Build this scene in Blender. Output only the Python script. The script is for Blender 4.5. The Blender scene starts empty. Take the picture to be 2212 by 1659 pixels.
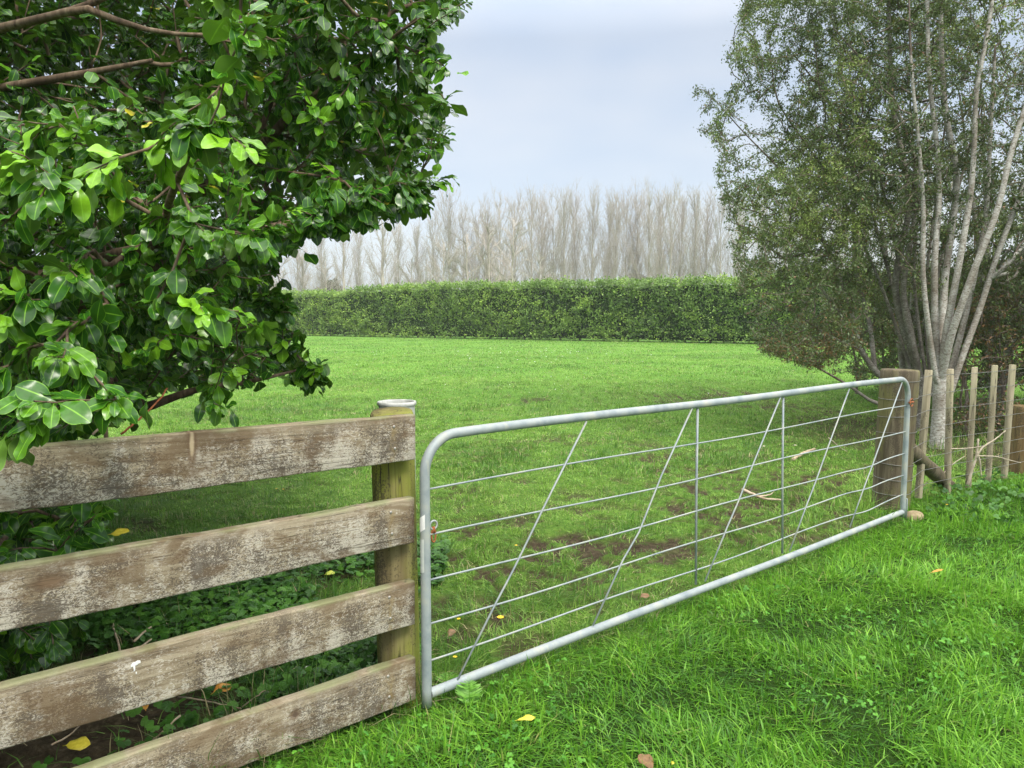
import bpy, math, random
import numpy as np
from mathutils import Vector, Matrix

random.seed(7)
rng = np.random.default_rng(11)
S = bpy.context.scene
COL = S.collection
R = math.radians

# ------------------------------------------------------------------ camera, sky, sun, exposure
F = 1662.0                      # focal length in units of a 2212 px wide picture
CX, CY = 1106.0, 829.5
HOR = 687.0
CAMZ = 1.6
PITCH = math.atan((CY - HOR) / F)
cam = bpy.data.cameras.new("camera")
cam.sensor_width = 36.0
cam.lens = F / 2212.0 * 36.0
cam.clip_start = 0.05
cam.clip_end = 3000
camo = bpy.data.objects.new("camera", cam)
COL.objects.link(camo)
camo.location = (0, 0, CAMZ)
camo.rotation_euler = (math.pi / 2 - PITCH, 0, 0)
S.camera = camo

SUN_EL, SUN_AZ = R(50), R(150)          # azimuth clockwise from +Y : behind the viewer, to the right
w = bpy.data.worlds.new("World")
S.world = w
w.use_nodes = True
nt = w.node_tree
nt.nodes.clear()
wo = nt.nodes.new('ShaderNodeOutputWorld')
sky = nt.nodes.new('ShaderNodeTexSky')
sky.sky_type = 'NISHITA'
sky.sun_disc = False
sky.sun_elevation = SUN_EL
sky.sun_rotation = SUN_AZ
sky.dust_density = 2.0
bg1 = nt.nodes.new('ShaderNodeBackground')
bg1.inputs[1].default_value = 0.05
nt.links.new(sky.outputs[0], bg1.inputs[0])
# overcast layer: brighter overhead than at the horizon, with soft cloud mottling
tc = nt.nodes.new('ShaderNodeTexCoord')
sep = nt.nodes.new('ShaderNodeSeparateXYZ')
nt.links.new(tc.outputs['Generated'], sep.inputs[0])
rp = nt.nodes.new('ShaderNodeMapRange')
rp.inputs['From Min'].default_value = 0.33
rp.inputs['From Max'].default_value = 1.0
rp.inputs['To Min'].default_value = 0.47
rp.inputs['To Max'].default_value = 3.3
nt.links.new(sep.outputs[2], rp.inputs[0])
mp = nt.nodes.new('ShaderNodeMapping')
mp.inputs['Scale'].default_value = (1.2, 1.2, 3.2)
nt.links.new(tc.outputs['Generated'], mp.inputs[0])
nz = nt.nodes.new('ShaderNodeTexNoise')
nz.inputs['Scale'].default_value = 1.7
nz.inputs['Detail'].default_value = 3.5
nz.inputs['Roughness'].default_value = 0.5
nt.links.new(mp.outputs[0], nz.inputs[0])
cr = nt.nodes.new('ShaderNodeValToRGB')
cr.color_ramp.elements[0].position = 0.40
cr.color_ramp.elements[0].color = (0.74, 0.84, 0.98, 1)
cr.color_ramp.elements[1].position = 0.66
cr.color_ramp.elements[1].color = (1.06, 1.06, 1.06, 1)
nt.links.new(nz.outputs[0], cr.inputs[0])
bg2 = nt.nodes.new('ShaderNodeBackground')
wm = nt.nodes.new('ShaderNodeMixRGB')
wr = nt.nodes.new('ShaderNodeMapRange')
wr.inputs['From Min'].default_value = 0.35
wr.inputs['From Max'].default_value = 0.8
nt.links.new(sep.outputs[2], wr.inputs[0])
nt.links.new(wr.outputs[0], wm.inputs[0])
nt.links.new(cr.outputs[0], wm.inputs[1])
wm.inputs[2].default_value = (1.0, 0.97, 0.90, 1)
nt.links.new(wm.outputs[0], bg2.inputs[0])
nt.links.new(rp.outputs[0], bg2.inputs[1])
ad = nt.nodes.new('ShaderNodeAddShader')
nt.links.new(bg1.outputs[0], ad.inputs[0])
nt.links.new(bg2.outputs[0], ad.inputs[1])
nt.links.new(ad.outputs[0], wo.inputs[0])

sd = bpy.data.lights.new("sun", 'SUN')
sd.energy = 2.0
sd.angle = R(14)
sd.color = (1.0, 0.95, 0.84)
so = bpy.data.objects.new("sun", sd)
COL.objects.link(so)
sv = Vector((math.sin(SUN_AZ) * math.cos(SUN_EL), math.cos(SUN_AZ) * math.cos(SUN_EL), math.sin(SUN_EL)))
so.rotation_euler = sv.to_track_quat('Z', 'Y').to_euler()
so.location = sv * 50
S.view_settings.view_transform = 'Standard'
S.view_settings.look = 'None'
S.view_settings.gamma = 1
S.view_settings.exposure = 0.38
S.cycles.max_bounces = 8
S.cycles.transparent_max_bounces = 8
S.cycles.use_denoising = True

# ------------------------------------------------------------------ maths helpers
cp, sp = math.cos(PITCH), math.sin(PITCH)
def ray(px, py):
    a = (px - CX) / F
    b = -(py - CY) / F
    return np.array([a, cp + sp * b, -sp + cp * b])
def at(px, py, Y):
    d = ray(px, py)
    return np.array([0, 0, CAMZ]) + d * (Y / d[1])
def gnd(px, py, z=0.0):
    d = ray(px, py)
    return np.array([0, 0, CAMZ]) + d * ((z - CAMZ) / d[2])
def onplane(px, py, P, n):
    d = ray(px, py)
    o = np.array([0, 0, CAMZ])
    return o + d * (np.dot(P - o, n) / np.dot(d, n))
def project(P):
    P = np.asarray(P, float)
    q = P - np.array([0, 0, CAMZ])
    zc = q[..., 1] * cp - q[..., 2] * sp
    yc = q[..., 1] * sp + q[..., 2] * cp
    zc = np.where(zc < 0.05, 0.05, zc)
    return CX + F * q[..., 0] / zc, CY - F * yc / zc, zc
def nrm(v):
    v = np.asarray(v, float)
    return v / np.maximum(np.linalg.norm(v, axis=-1, keepdims=True), 1e-9)
def in_poly(x, y, poly):
    x = np.asarray(x); y = np.asarray(y)
    c = np.zeros(x.shape, bool)
    n = len(poly)
    for i in range(n):
        x0, y0 = poly[i]; x1, y1 = poly[(i + 1) % n]
        if y0 == y1: continue
        m = ((y0 > y) != (y1 > y)) & (x < (x1 - x0) * (y - y0) / (y1 - y0) + x0)
        c ^= m
    return c
_perm = np.random.default_rng(5).random((256, 256))
def vnoise(x, y):
    xi = np.floor(x).astype(int); yi = np.floor(y).astype(int)
    fx = x - xi; fy = y - yi
    fx = fx * fx * (3 - 2 * fx); fy = fy * fy * (3 - 2 * fy)
    a = _perm[xi & 255, yi & 255]; b = _perm[(xi + 1) & 255, yi & 255]
    c = _perm[xi & 255, (yi + 1) & 255]; d = _perm[(xi + 1) & 255, (yi + 1) & 255]
    return (a * (1 - fx) + b * fx) * (1 - fy) + (c * (1 - fx) + d * fx) * fy
def fbm(x, y, o=4):
    s = 0; a = 0.5; t = 0
    for k in range(o):
        s = s + a * vnoise(x * 2 ** k + 17.3 * k, y * 2 ** k + 5.1 * k); t += a; a *= 0.5
    return s / t
def fbm3(P, sc):
    return (fbm(P[:, 0] * sc + 3, P[:, 2] * sc, 3) + fbm(P[:, 1] * sc + 9, P[:, 2] * sc + 4, 3)) * 0.5

# ------------------------------------------------------------------ mesh helpers
def mesh_np(name, V, Q=None, T=None, mat=None, smooth=False, data=None):
    """V (n,3), Q (m,4), T (k,3); data: (n,4) point colour attribute 'd'"""
    me = bpy.data.meshes.new(name)
    V = np.asarray(V, np.float32)
    nq = 0 if Q is None else len(Q); ntri = 0 if T is None else len(T)
    me.vertices.add(len(V)); me.vertices.foreach_set('co', V.ravel())
    loops = []
    if nq: loops.append(np.asarray(Q, np.int32).ravel())
    if ntri: loops.append(np.asarray(T, np.int32).ravel())
    L = np.concatenate(loops)
    me.loops.add(len(L)); me.loops.foreach_set('vertex_index', L)
    st = np.concatenate([np.arange(nq) * 4, nq * 4 + np.arange(ntri) * 3]).astype(np.int32)
    me.polygons.add(nq + ntri)
    me.polygons.foreach_set('loop_start', st)
    me.update(calc_edges=True)
    if smooth:
        me.polygons.foreach_set('use_smooth', np.ones(nq + ntri, bool))
    if data is not None:
        at_ = me.attributes.new('d', 'FLOAT_COLOR', 'POINT')
        at_.data.foreach_set('color', np.asarray(data, np.float32).ravel())
    if mat: me.materials.append(mat)
    me.validate()
    return me
def link(name, me, parent=None, loc=None):
    o = bpy.data.objects.new(name, me)
    COL.objects.link(o)
    if parent is not None: o.parent = parent
    if loc is not None: o.location = loc
    return o
def tag(o, label=None, cat=None, group=None, kind=None):
    if label: o['label'] = label
    if cat: o['category'] = cat
    if group: o['group'] = group
    if kind: o['kind'] = kind
    return o
def thing(name, loc, label, cat, group=None):
    o = bpy.data.objects.new(name, None)
    o.empty_display_size = 0.1
    COL.objects.link(o)
    o.location = loc
    return tag(o, label, cat, group)
class MB:
    """collects pieces for one mesh"""
    def __init__(s): s.V = []; s.Q = []; s.T = []; s.D = []; s.n = 0
    def add(s, V, Q=None, T=None, D=None):
        V = np.asarray(V, float).reshape(-1, 3)
        if Q is not None and len(Q): s.Q.append(np.asarray(Q) + s.n)
        if T is not None and len(T): s.T.append(np.asarray(T) + s.n)
        s.V.append(V)
        s.D.append(np.zeros((len(V), 4)) if D is None else D)
        s.n += len(V)
        return s
    def tube(s, pts, rad, k=10, cap=True, ref=(0.31, 0.9, 0.17)):
        P = np.asarray(pts, float); n = len(P)
        r = np.ones(n) * rad if np.isscalar(rad) else np.asarray(rad, float)
        d = np.gradient(P, axis=0); d = nrm(d)
        # parallel transport
        u = np.cross(d[0], ref); u = nrm(u); U = [u]
        for i in range(1, n):
            u = U[-1] - d[i] * np.dot(U[-1], d[i]); U.append(nrm(u))
        U = np.array(U); W = np.cross(d, U)
        a = np.arange(k) * 2 * math.pi / k
        V = P[:, None] + r[:, None, None] * (U[:, None] * np.cos(a)[None, :, None] + W[:, None] * np.sin(a)[None, :, None])
        V = V.reshape(-1, 3)
        i = np.arange(n - 1)[:, None] * k; j = np.arange(k)[None]; j2 = (j + 1) % k
        Q = np.stack([i + j, i + j2, i + k + j2, i + k + j], -1).reshape(-1, 4)
        T = []
        if cap:
            V = np.vstack([V, P[0], P[-1]]); c0 = n * k; c1 = c0 + 1
            for jj in range(k):
                T.append((c0, (jj + 1) % k, jj)); T.append((c1, (n - 1) * k + jj, (n - 1) * k + (jj + 1) % k))
        s.add(V, Q, T); return s
    def box(s, c, sx, sy, sz, rot=None):
        V = np.array([(x, y, z) for x in (-.5, .5) for y in (-.5, .5) for z in (-.5, .5)]) * (sx, sy, sz)
        if rot is not None: V = V @ np.asarray(rot).T
        V = V + c
        Q = [(0, 1, 3, 2), (4, 6, 7, 5), (0, 4, 5, 1), (2, 3, 7, 6), (0, 2, 6, 4), (1, 5, 7, 3)]
        s.add(V, Q); return s
    def lathe(s, prof, c, k=32):
        prof = np.asarray(prof, float); n = len(prof)
        a = np.arange(k) * 2 * math.pi / k
        V = np.stack([prof[:, 0:1] * np.cos(a), prof[:, 0:1] * np.sin(a), prof[:, 1:2] + 0 * a], -1).reshape(-1, 3) + c
        i = np.arange(n - 1)[:, None] * k; j = np.arange(k)[None]; j2 = (j + 1) % k
        Q = np.stack([i + j, i + j2, i + k + j2, i + k + j], -1).reshape(-1, 4)
        s.add(V, Q); return s
    def mesh(s, name, mat, smooth=False, data=False):
        return mesh_np(name, np.vstack(s.V), np.vstack(s.Q) if s.Q else None, np.vstack(s.T) if s.T else None, mat, smooth,
                       np.vstack(s.D) if data else None)
    def build(s, name, mat, parent=None, smooth=False, data=False, loc=None):
        return link(name, s.mesh(name, mat, smooth, data), parent, loc)

# ------------------------------------------------------------------ material helpers
def newmat(name):
    m = bpy.data.materials.new(name); m.use_nodes = True
    t = m.node_tree; t.nodes.clear()
    out = t.nodes.new('ShaderNodeOutputMaterial')
    return m, t, out
class G:
    """tiny node graph writer"""
    def __init__(s, t): s.t = t
    def n(s, typ, props=None, **ins):
        nd = s.t.nodes.new(typ)
        for k, v in (props or {}).items(): setattr(nd, k, v)
        for k, v in ins.items():
            key = int(k[1:]) if k[0] == '_' and k[1:].isdigit() else k.replace('__', ' ')
            if hasattr(v, 'is_output'): s.t.links.new(v, nd.inputs[key])
            elif v is not None: nd.inputs[key].default_value = v
        return nd
    def noise(s, vec, scale, detail=4, rough=0.55, dist=0.0):
        return s.n('ShaderNodeTexNoise', Vector=vec, Scale=scale, Detail=detail, Roughness=rough, Distortion=dist).outputs[0]
    def map(s, vec, scale=(1, 1, 1), loc=(0, 0, 0), rot=(0, 0, 0)):
        return s.n('ShaderNodeMapping', Vector=vec, Scale=scale, Location=loc, Rotation=rot).outputs[0]
    def m(s, op, a, b=None, c=None, clamp=False):
        nd = s.t.nodes.new('ShaderNodeMath'); nd.operation = op; nd.use_clamp = clamp
        for i, v in enumerate((a, b, c)):
            if v is None: continue
            if hasattr(v, 'is_output'): s.t.links.new(v, nd.inputs[i])
            else: nd.inputs[i].default_value = v
        return nd.outputs[0]
    def ramp(s, fac, lo, hi, a=0.0, b=1.0):
        return s.n('ShaderNodeMapRange', {'interpolation_type': 'SMOOTHSTEP'}, _0=fac, _1=lo, _2=hi, _3=a, _4=b).outputs[0]
    def cr(s, fac, stops):
        nd = s.t.nodes.new('ShaderNodeValToRGB'); e = nd.color_ramp.elements
        while len(e) < len(stops): e.new(0.5)
        for i, (p, c) in enumerate(stops): e[i].position = p; e[i].color = (*c, 1)
        s.t.links.new(fac, nd.inputs[0]); return nd.outputs[0]
    def mix(s, fac, a, b, mode='MIX'):
        nd = s.t.nodes.new('ShaderNodeMixRGB'); nd.blend_type = mode
        for i, v in enumerate((fac, a, b)):
            if hasattr(v, 'is_output'): s.t.links.new(v, nd.inputs[i])
            elif i == 0: nd.inputs[0].default_value = v
            else: nd.inputs[i].default_value = (*v, 1)
        return nd.outputs[0]
    def bump(s, h, strength=0.3, dist=0.01):
        return s.n('ShaderNodeBump', Height=h, Strength=strength, Distance=dist).outputs[0]
    def princ(s, col, rough=0.6, metal=0.0, spec=0.4, normal=None, **k):
        nd = s.t.nodes.new('ShaderNodeBsdfPrincipled')
        for key, v in (('Base Color', col), ('Roughness', rough), ('Metallic', metal), ('Specular IOR Level', spec), ('Normal', normal)):
            if v is None: continue
            if hasattr(v, 'is_output'): s.t.links.new(v, nd.inputs[key])
            elif key == 'Base Color': nd.inputs[key].default_value = (*v, 1)
            else: nd.inputs[key].default_value = v
        return nd.outputs[0]

def mat_leaf(name, dark, mid, fresh, yellow, back, rough=0.28, spec=0.5, trans=0.25, veins=True, brown=None):
    """point data d = (u across -1..1, v along, tint, rare)"""
    m, t, out = newmat(name); g = G(t)
    a = g.n('ShaderNodeAttribute', {'attribute_name': 'd'})
    sc = g.n('ShaderNodeSeparateColor', Color=a.outputs[0])
    u, v, ti = sc.outputs[0], sc.outputs[1], sc.outputs[2]
    rare = a.outputs['Alpha']
    c = g.cr(ti, [(0.0, dark), (0.5, mid), (1.0, fresh)])
    if brown: c = g.mix(g.ramp(rare, 0.35, 0.6), c, brown)
    if veins:
        au = g.m('ABSOLUTE', u)
        mid_ = g.ramp(au, 0.0, 0.10, 1, 0)
        edge = g.ramp(au, 0.88, 1.0, 0, 1)
        c = g.mix(g.m('MULTIPLY', mid_, 0.55), c, tuple(min(1, x * 1.6 + 0.02) for x in fresh))
        c = g.mix(g.m('MULTIPLY', edge, 0.5), c, tuple(min(1, x * 1.5) for x in fresh))
    c = g.mix(g.ramp(rare, 0.955, 0.97), c, yellow)
    geo = g.n('ShaderNodeNewGeometry')
    no = g.noise(geo.outputs['Position'], 60 if veins else 8, 2)
    c = g.mix(1.0, c, g.cr(no, [(0.3, (0.82, 0.82, 0.8)), (0.7, (1.1, 1.1, 1.08))]), 'MULTIPLY')
    cb = g.mix(0.55, c, back)
    cf = g.mix(geo.outputs['Backfacing'], c, cb)
    bs = g.princ(cf, rough, 0, spec, normal=g.bump(no, 0.15, 0.002) if veins else None)
    if trans > 0:
        tr = g.n('ShaderNodeBsdfTranslucent', Color=g.mix(0.5, c, fresh)).outputs[0]
        bs = g.n('ShaderNodeMixShader', _0=trans, _1=bs, _2=tr).outputs[0]
    t.links.new(bs, out.inputs[0])
    return m

def mat_bark(name, c1, c2, c3, scale=1.0, band=False, bumpd=0.01, moss=None):
    m, t, out = newmat(name); g = G(t)
    p = g.n('ShaderNodeNewGeometry').outputs['Position']
    if band:
        n1 = g.noise(g.map(p, (15 * scale, 15 * scale, 30 * scale)), 1.0, 5, 0.7, 2.0)
    else:
        n1 = g.noise(g.map(p, (26 * scale, 26 * scale, 6 * scale)), 1.0, 5, 0.65, 0.4)
    n2 = g.noise(p, 2.2 * scale, 3)
    c = g.cr(n1, [(0.33, c1), (0.5, c2), (0.66, c3)])
    c = g.mix(g.ramp(n2, 0.45, 0.7, 0, 0.6), c, c1)
    if moss: c = g.mix(g.ramp(g.noise(p, 5 * scale, 4), 0.5, 0.65, 0, 0.6), c, moss)
    t.links.new(g.princ(c, 0.85, 0, 0.2, normal=g.bump(n1, 0.6, bumpd)), out.inputs[0])
    return m

def mat_board(name, seed, knots=()):
    m, t, out = newmat(name); g = G(t)
    p0 = g.n('ShaderNodeTexCoord').outputs['Object']
    p = p0
    off = (seed * 3.7, seed * 1.3, seed * 2.1)
    # grain
    gr = g.noise(g.map(p, (2.2, 20, 46), off), 1.0, 6, 0.62, 0.9)
    fine = g.noise(g.map(p, (16, 60, 190), off), 1.0, 3, 0.6)
    base = g.cr(gr, [(0.30, (0.13, 0.098, 0.06)), (0.45, (0.24, 0.195, 0.13)), (0.60, (0.35, 0.30, 0.21)), (0.75, (0.21, 0.175, 0.125))])
    # large tone drift
    big = g.noise(g.map(p, (2.4, 1, 5), off), 1.0, 4, 0.55)
    drip = g.noise(g.map(p, (13, 1, 2.0), off), 1.0, 5, 0.65, 0.3)
    z = g.n('ShaderNodeSeparateXYZ', Vector=p).outputs[2]
    x = g.n('ShaderNodeSeparateXYZ', Vector=p).outputs[0]
    low = g.ramp(z, -0.10, 0.075, 1.0, 0.0)             # 1 towards lower edge
    sp1 = g.noise(g.map(p, (62, 50, 95), off), 1.0, 5, 0.78, 2.2)
    sp2 = g.noise(g.map(p, (45, 50, 85), (seed, 4, 1)), 1.0, 6, 0.78, 1.8)
    # pale lichen film
    wm = g.m('ADD', g.m('MULTIPLY', drip, 0.75), g.m('ADD', g.m('MULTIPLY', big, 0.55), g.m('MULTIPLY', low, 0.12)))
    wmask = g.ramp(g.m('ADD', wm, g.m('MULTIPLY', g.m('SUBTRACT', sp2, 0.5), 1.5)), 0.68, 0.77)
    # black mould speckle
    bm = g.m('ADD', g.m('MULTIPLY', g.noise(g.map(p, (5.5, 1, 7), (seed * 2.3, 9, 2)), 1.0, 4, 0.6), 0.8), g.m('MULTIPLY', g.noise(g.map(p, (9, 1, 1.6), (seed, 2, seed)), 1.0, 4, .6), 0.75))
    bmask = g.ramp(g.m('ADD', bm, g.m('MULTIPLY', g.m('SUBTRACT', sp1, 0.5), 1.7)), 0.765, 0.85)
    zt = g.ramp(g.m('ADD', z, g.m('MULTIPLY', g.m('SUBTRACT', big, 0.5), 0.12)), 0.035, 0.10, 1.0, 0.15)               # washed tan upper band
    c = g.mix(g.m('MULTIPLY', wmask, g.m('MULTIPLY', zt, 0.85)), base, (0.52, 0.485, 0.41))
    c = g.mix(g.m('MULTIPLY', bmask, g.m('MULTIPLY', zt, 0.85)), c, (0.085, 0.068, 0.052))
    # brown damp streaks
    br = g.ramp(g.noise(g.map(p, (4, 1, 9), (3, seed, 7)), 1.0, 5, .7, .5), 0.48, 0.60, 0, 0.65)
    c = g.mix(br, c, (0.13, 0.085, 0.045))
    # dark horizontal checks
    ck = g.noise(g.map(p, (1.1, 8, 75), (seed * 5, 0, 3)), 1.0, 3, 0.5, 0.3)
    ckm = g.ramp(g.m('ABSOLUTE', g.m('SUBTRACT', ck, 0.5)), 0.0, 0.011, 0.85, 0)
    ckm = g.m('MULTIPLY', ckm, g.ramp(big, 0.44, 0.54))
    c = g.mix(ckm, c, (0.05, 0.04, 0.03))
    # rust and tannin run below the nails at the post end
    st_ = g.m('MULTIPLY', g.ramp(g.m('ABSOLUTE', g.m('SUBTRACT', g.m('ADD', x, g.m('MULTIPLY', g.noise(p, 25, 4), 0.03)), 1.513 - 0.006 * (seed - 1) / 1.7)), 0.0, 0.024, 0.75, 0), g.m('MULTIPLY', g.ramp(z, 0.04, 0.06, 1, 0), g.ramp(g.noise(p, 45, 4, .7), 0.40, 0.58, 0.15, 0.8)))
    c = g.mix(st_, c, (0.25, 0.185, 0.085))
    # green algae on the top edge
    gt = g.m('MULTIPLY', g.ramp(z, 0.075, 0.093), g.ramp(g.noise(p, 7, 3), 0.35, 0.6))
    c = g.mix(g.m('MULTIPLY', gt, 0.55), c, (0.22, 0.27, 0.12))
    h = g.m('ADD', g.m('MULTIPLY', gr, 0.5), g.m('ADD', g.m('MULTIPLY', sp1, 0.5), g.m('MULTIPLY', fine, 0.3)))
    for (kx, kz, rx, rz, ang, colr) in knots:
        q = g.map(p, (1, 1, 1), (-kx, 0, -kz))
        q = g.map(q, (1 / rx, 0, 1 / rz), (0, 0, 0), (0, ang, 0))
        ln = g.n('ShaderNodeVectorMath', {'operation': 'LENGTH'}, _0=q).outputs['Value']
        ln = g.m('ADD', ln, g.m('MULTIPLY', g.m('SUBTRACT', g.noise(p, 40, 3), 0.5), 0.5))
        c = g.mix(g.ramp(ln, 0.7, 1.5, 0.75, 0), c, (0.13, 0.085, 0.05))
        c = g.mix(g.ramp(ln, 0.25, 0.75, 0.9, 0), c, colr)
        h = g.m('ADD', h, g.ramp(ln, 0.3, 1.1, 0.0, 0.8))
    h = g.m('SUBTRACT', h, g.m('MULTIPLY', ckm, 1.2))
    t.links.new(g.princ(c, 0.9, 0, 0.15, normal=g.bump(h, 0.55, 0.004)), out.inputs[0])
    return m

def mat_post(name, c1, c2, moss, mossf=0.5, ex=1.0):
    m, t, out = newmat(name); g = G(t)
    p = g.n('ShaderNodeTexCoord').outputs['Object']
    gr = g.noise(g.map(p, (26, 26, 1.8)), 1.0, 6, 0.62, 0.5)
    big = g.noise(g.map(p, (5, 5, 2.2)), 1.0, 4)
    c = g.mix(g.ramp(gr, 0.35, 0.65), c1, c2)
    c = g.mix(g.ramp(big, 0.5 - 0.15 * mossf, 0.62, 0, 0.85 * min(1, mossf * 1.6)), c, moss)
    dk = g.ramp(g.m('ADD', g.noise(g.map(p, (9, 9, 2.5), (4, 3, 1)), 1.0, 4), g.m('MULTIPLY', g.m('SUBTRACT', g.noise(p, 120, 3), .5), .7)), 0.56, 0.66, 0, 0.7)
    c = g.mix(dk, c, (0.06, 0.05, 0.035))
    ck = g.noise(g.map(p, (22, 22, 0.7), (8, 3, 5)), 1.0, 2, 0.5, 0.2)
    ckm = g.ramp(g.m('ABSOLUTE', g.m('SUBTRACT', ck, 0.5)), 0.0, 0.012, 0.8, 0)
    ckm = g.m('MULTIPLY', ckm, g.ramp(big, 0.42, 0.52))
    c = g.mix(ckm, c, (0.03, 0.025, 0.02))
    h = g.m('SUBTRACT', gr, ckm)
    t.links.new(g.princ(c, 0.88, 0, 0.2, normal=g.bump(h, 0.5, 0.006)), out.inputs[0])
    return m

def mat_simple(name, c1, c2, scale=20, rough=0.6, metal=0.0, spec=0.4, bump=0.0, bd=0.002):
    m, t, out = newmat(name); g = G(t)
    p = g.n('ShaderNodeTexCoord').outputs['Object']
    n1 = g.noise(p, scale, 5, 0.6)
    c = g.mix(g.ramp(n1, 0.35, 0.65), c1, c2)
    t.links.new(g.princ(c, rough, metal, spec, normal=g.bump(n1, bump, bd) if bump else None), out.inputs[0])
    return m

def mat_galv(name):
    m, t, out = newmat(name); g = G(t)
    p = g.n('ShaderNodeNewGeometry').outputs['Position']
    n1 = g.noise(p, 9, 5, 0.6)
    n2 = g.noise(p, 160, 3, 0.7)
    n3 = g.noise(g.map(p, (30, 30, 8)), 1, 4, 0.6)
    c = g.cr(n1, [(0.3, (0.22, 0.265, 0.29)), (0.52, (0.33, 0.37, 0.375)), (0.7, (0.42, 0.435, 0.38))])
    c = g.mix(g.ramp(n2, 0.55, 0.7, 0, 0.5), c, (0.30, 0.35, 0.38))
    c = g.mix(g.ramp(n3, 0.62, 0.7, 0, 0.5), c, (0.42, 0.44, 0.36))
    r = g.ramp(n1, 0.3, 0.7, 0.5, 0.72)
    t.links.new(g.princ(c, r, 0.2, 0.35, normal=g.bump(n2, 0.15, 0.001)), out.inputs[0])
    return m

# ------------------------------------------------------------------ vegetation engines
def grow(stems, targets, step=0.22, rtip=0.004, expo=0.45, wob=0.25, up=0.15, maxr=None):
    """stems: list of (points, radii, parent_stem_index or None). returns nodes, parent, radius, tips"""
    n0 = sum(len(s[0]) for s in stems)
    cap = n0 * 8 + len(targets) * 14 + 5000
    P = np.zeros((cap, 3)); par = -np.ones(cap, int); rg = np.zeros(cap)
    n = 0
    for pts, rad in stems:
        pts = np.asarray(pts, float); rad = np.asarray(rad, float)
        seg = np.linalg.norm(np.diff(pts, axis=0), axis=1); L = np.concatenate([[0], np.cumsum(seg)])
        m_ = max(3, int(L[-1] / (step * 0.8)) + 1)
        tt = np.linspace(0, L[-1], m_)
        # smooth by catmull-like: interpolate and relax
        Q = np.stack([np.interp(tt, L, pts[:, k]) for k in range(3)], 1)
        for _ in range(2): Q[1:-1] = (Q[:-2] + 2 * Q[1:-1] + Q[2:]) / 4
        Rr = np.interp(tt, L, rad)
        if n > 0:
            j = int(np.argmin(((P[:n] - Q[0]) ** 2).sum(1) + 4.0 * np.maximum(P[:n, 2] - Q[0][2] + 0.03, 0)))
            p0 = j if np.linalg.norm(P[j] - Q[0]) < 0.5 else -1
        else: p0 = -1
        for i in range(m_):
            P[n] = Q[i]; rg[n] = Rr[i]; par[n] = p0 if i == 0 else n - 1
            n += 1
    nstem = n
    D = np.min(((targets[:, None, :] - P[None, :nstem:3, :]) ** 2).sum(-1), axis=1)
    order = np.argsort(D)
    tips = []
    for ti in order:
        T = targets[ti]
        d2 = ((P[:n] - T) ** 2).sum(1)
        j = int(np.argmin(d2))
        dist = math.sqrt(d2[j])
        if dist < 0.04: tips.append(j); continue
        # walk back toward the root so that the branch leaves at a narrow angle
        k = j
        for _ in range(int(min(4, dist / step))):
            if par[k] >= 0: k = par[k]
        j = k
        A = P[j]; dist = np.linalg.norm(T - A)
        m_ = max(2, int(math.ceil(dist / step)))
        pd = nrm(A - P[par[j]]) if par[j] >= 0 else np.array([0, 0, 1.0])
        c = A + (pd * 0.35 + np.array([0, 0, up])) * dist * 0.5 + rng.normal(0, wob * 0.1, 3) * dist
        last = j
        if n + m_ >= cap: break
        for i in range(1, m_ + 1):
            s = i / m_
            q = (1 - s) ** 2 * A + 2 * s * (1 - s) * (0.5 * c + 0.5 * (A + T) / 2) + s * s * T
            if i < m_: q = q + rng.normal(0, wob * 0.06, 3) * min(dist, 1)
            P[n] = q; par[n] = last; last = n; n += 1
        tips.append(last)
    P = P[:n]; par = par[:n]; rg = rg[:n]
    cnt = np.zeros(n)
    ischild = np.zeros(n, bool); ischild[par[par >= 0]] = True
    cnt[~ischild] = 1
    for i in range(n - 1, -1, -1):
        if par[i] >= 0: cnt[par[i]] += cnt[i]
    r = rtip * np.maximum(cnt, 1) ** expo
    if maxr: r = np.minimum(r, maxr)
    r = np.where(rg > 0, rg, r)
    # never thicker than the parent
    for i in range(n):
        if par[i] >= 0 and r[i] > r[par[i]]: r[i] = r[par[i]] * 0.97
    return P, par, r, cnt, np.array(tips)

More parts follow.
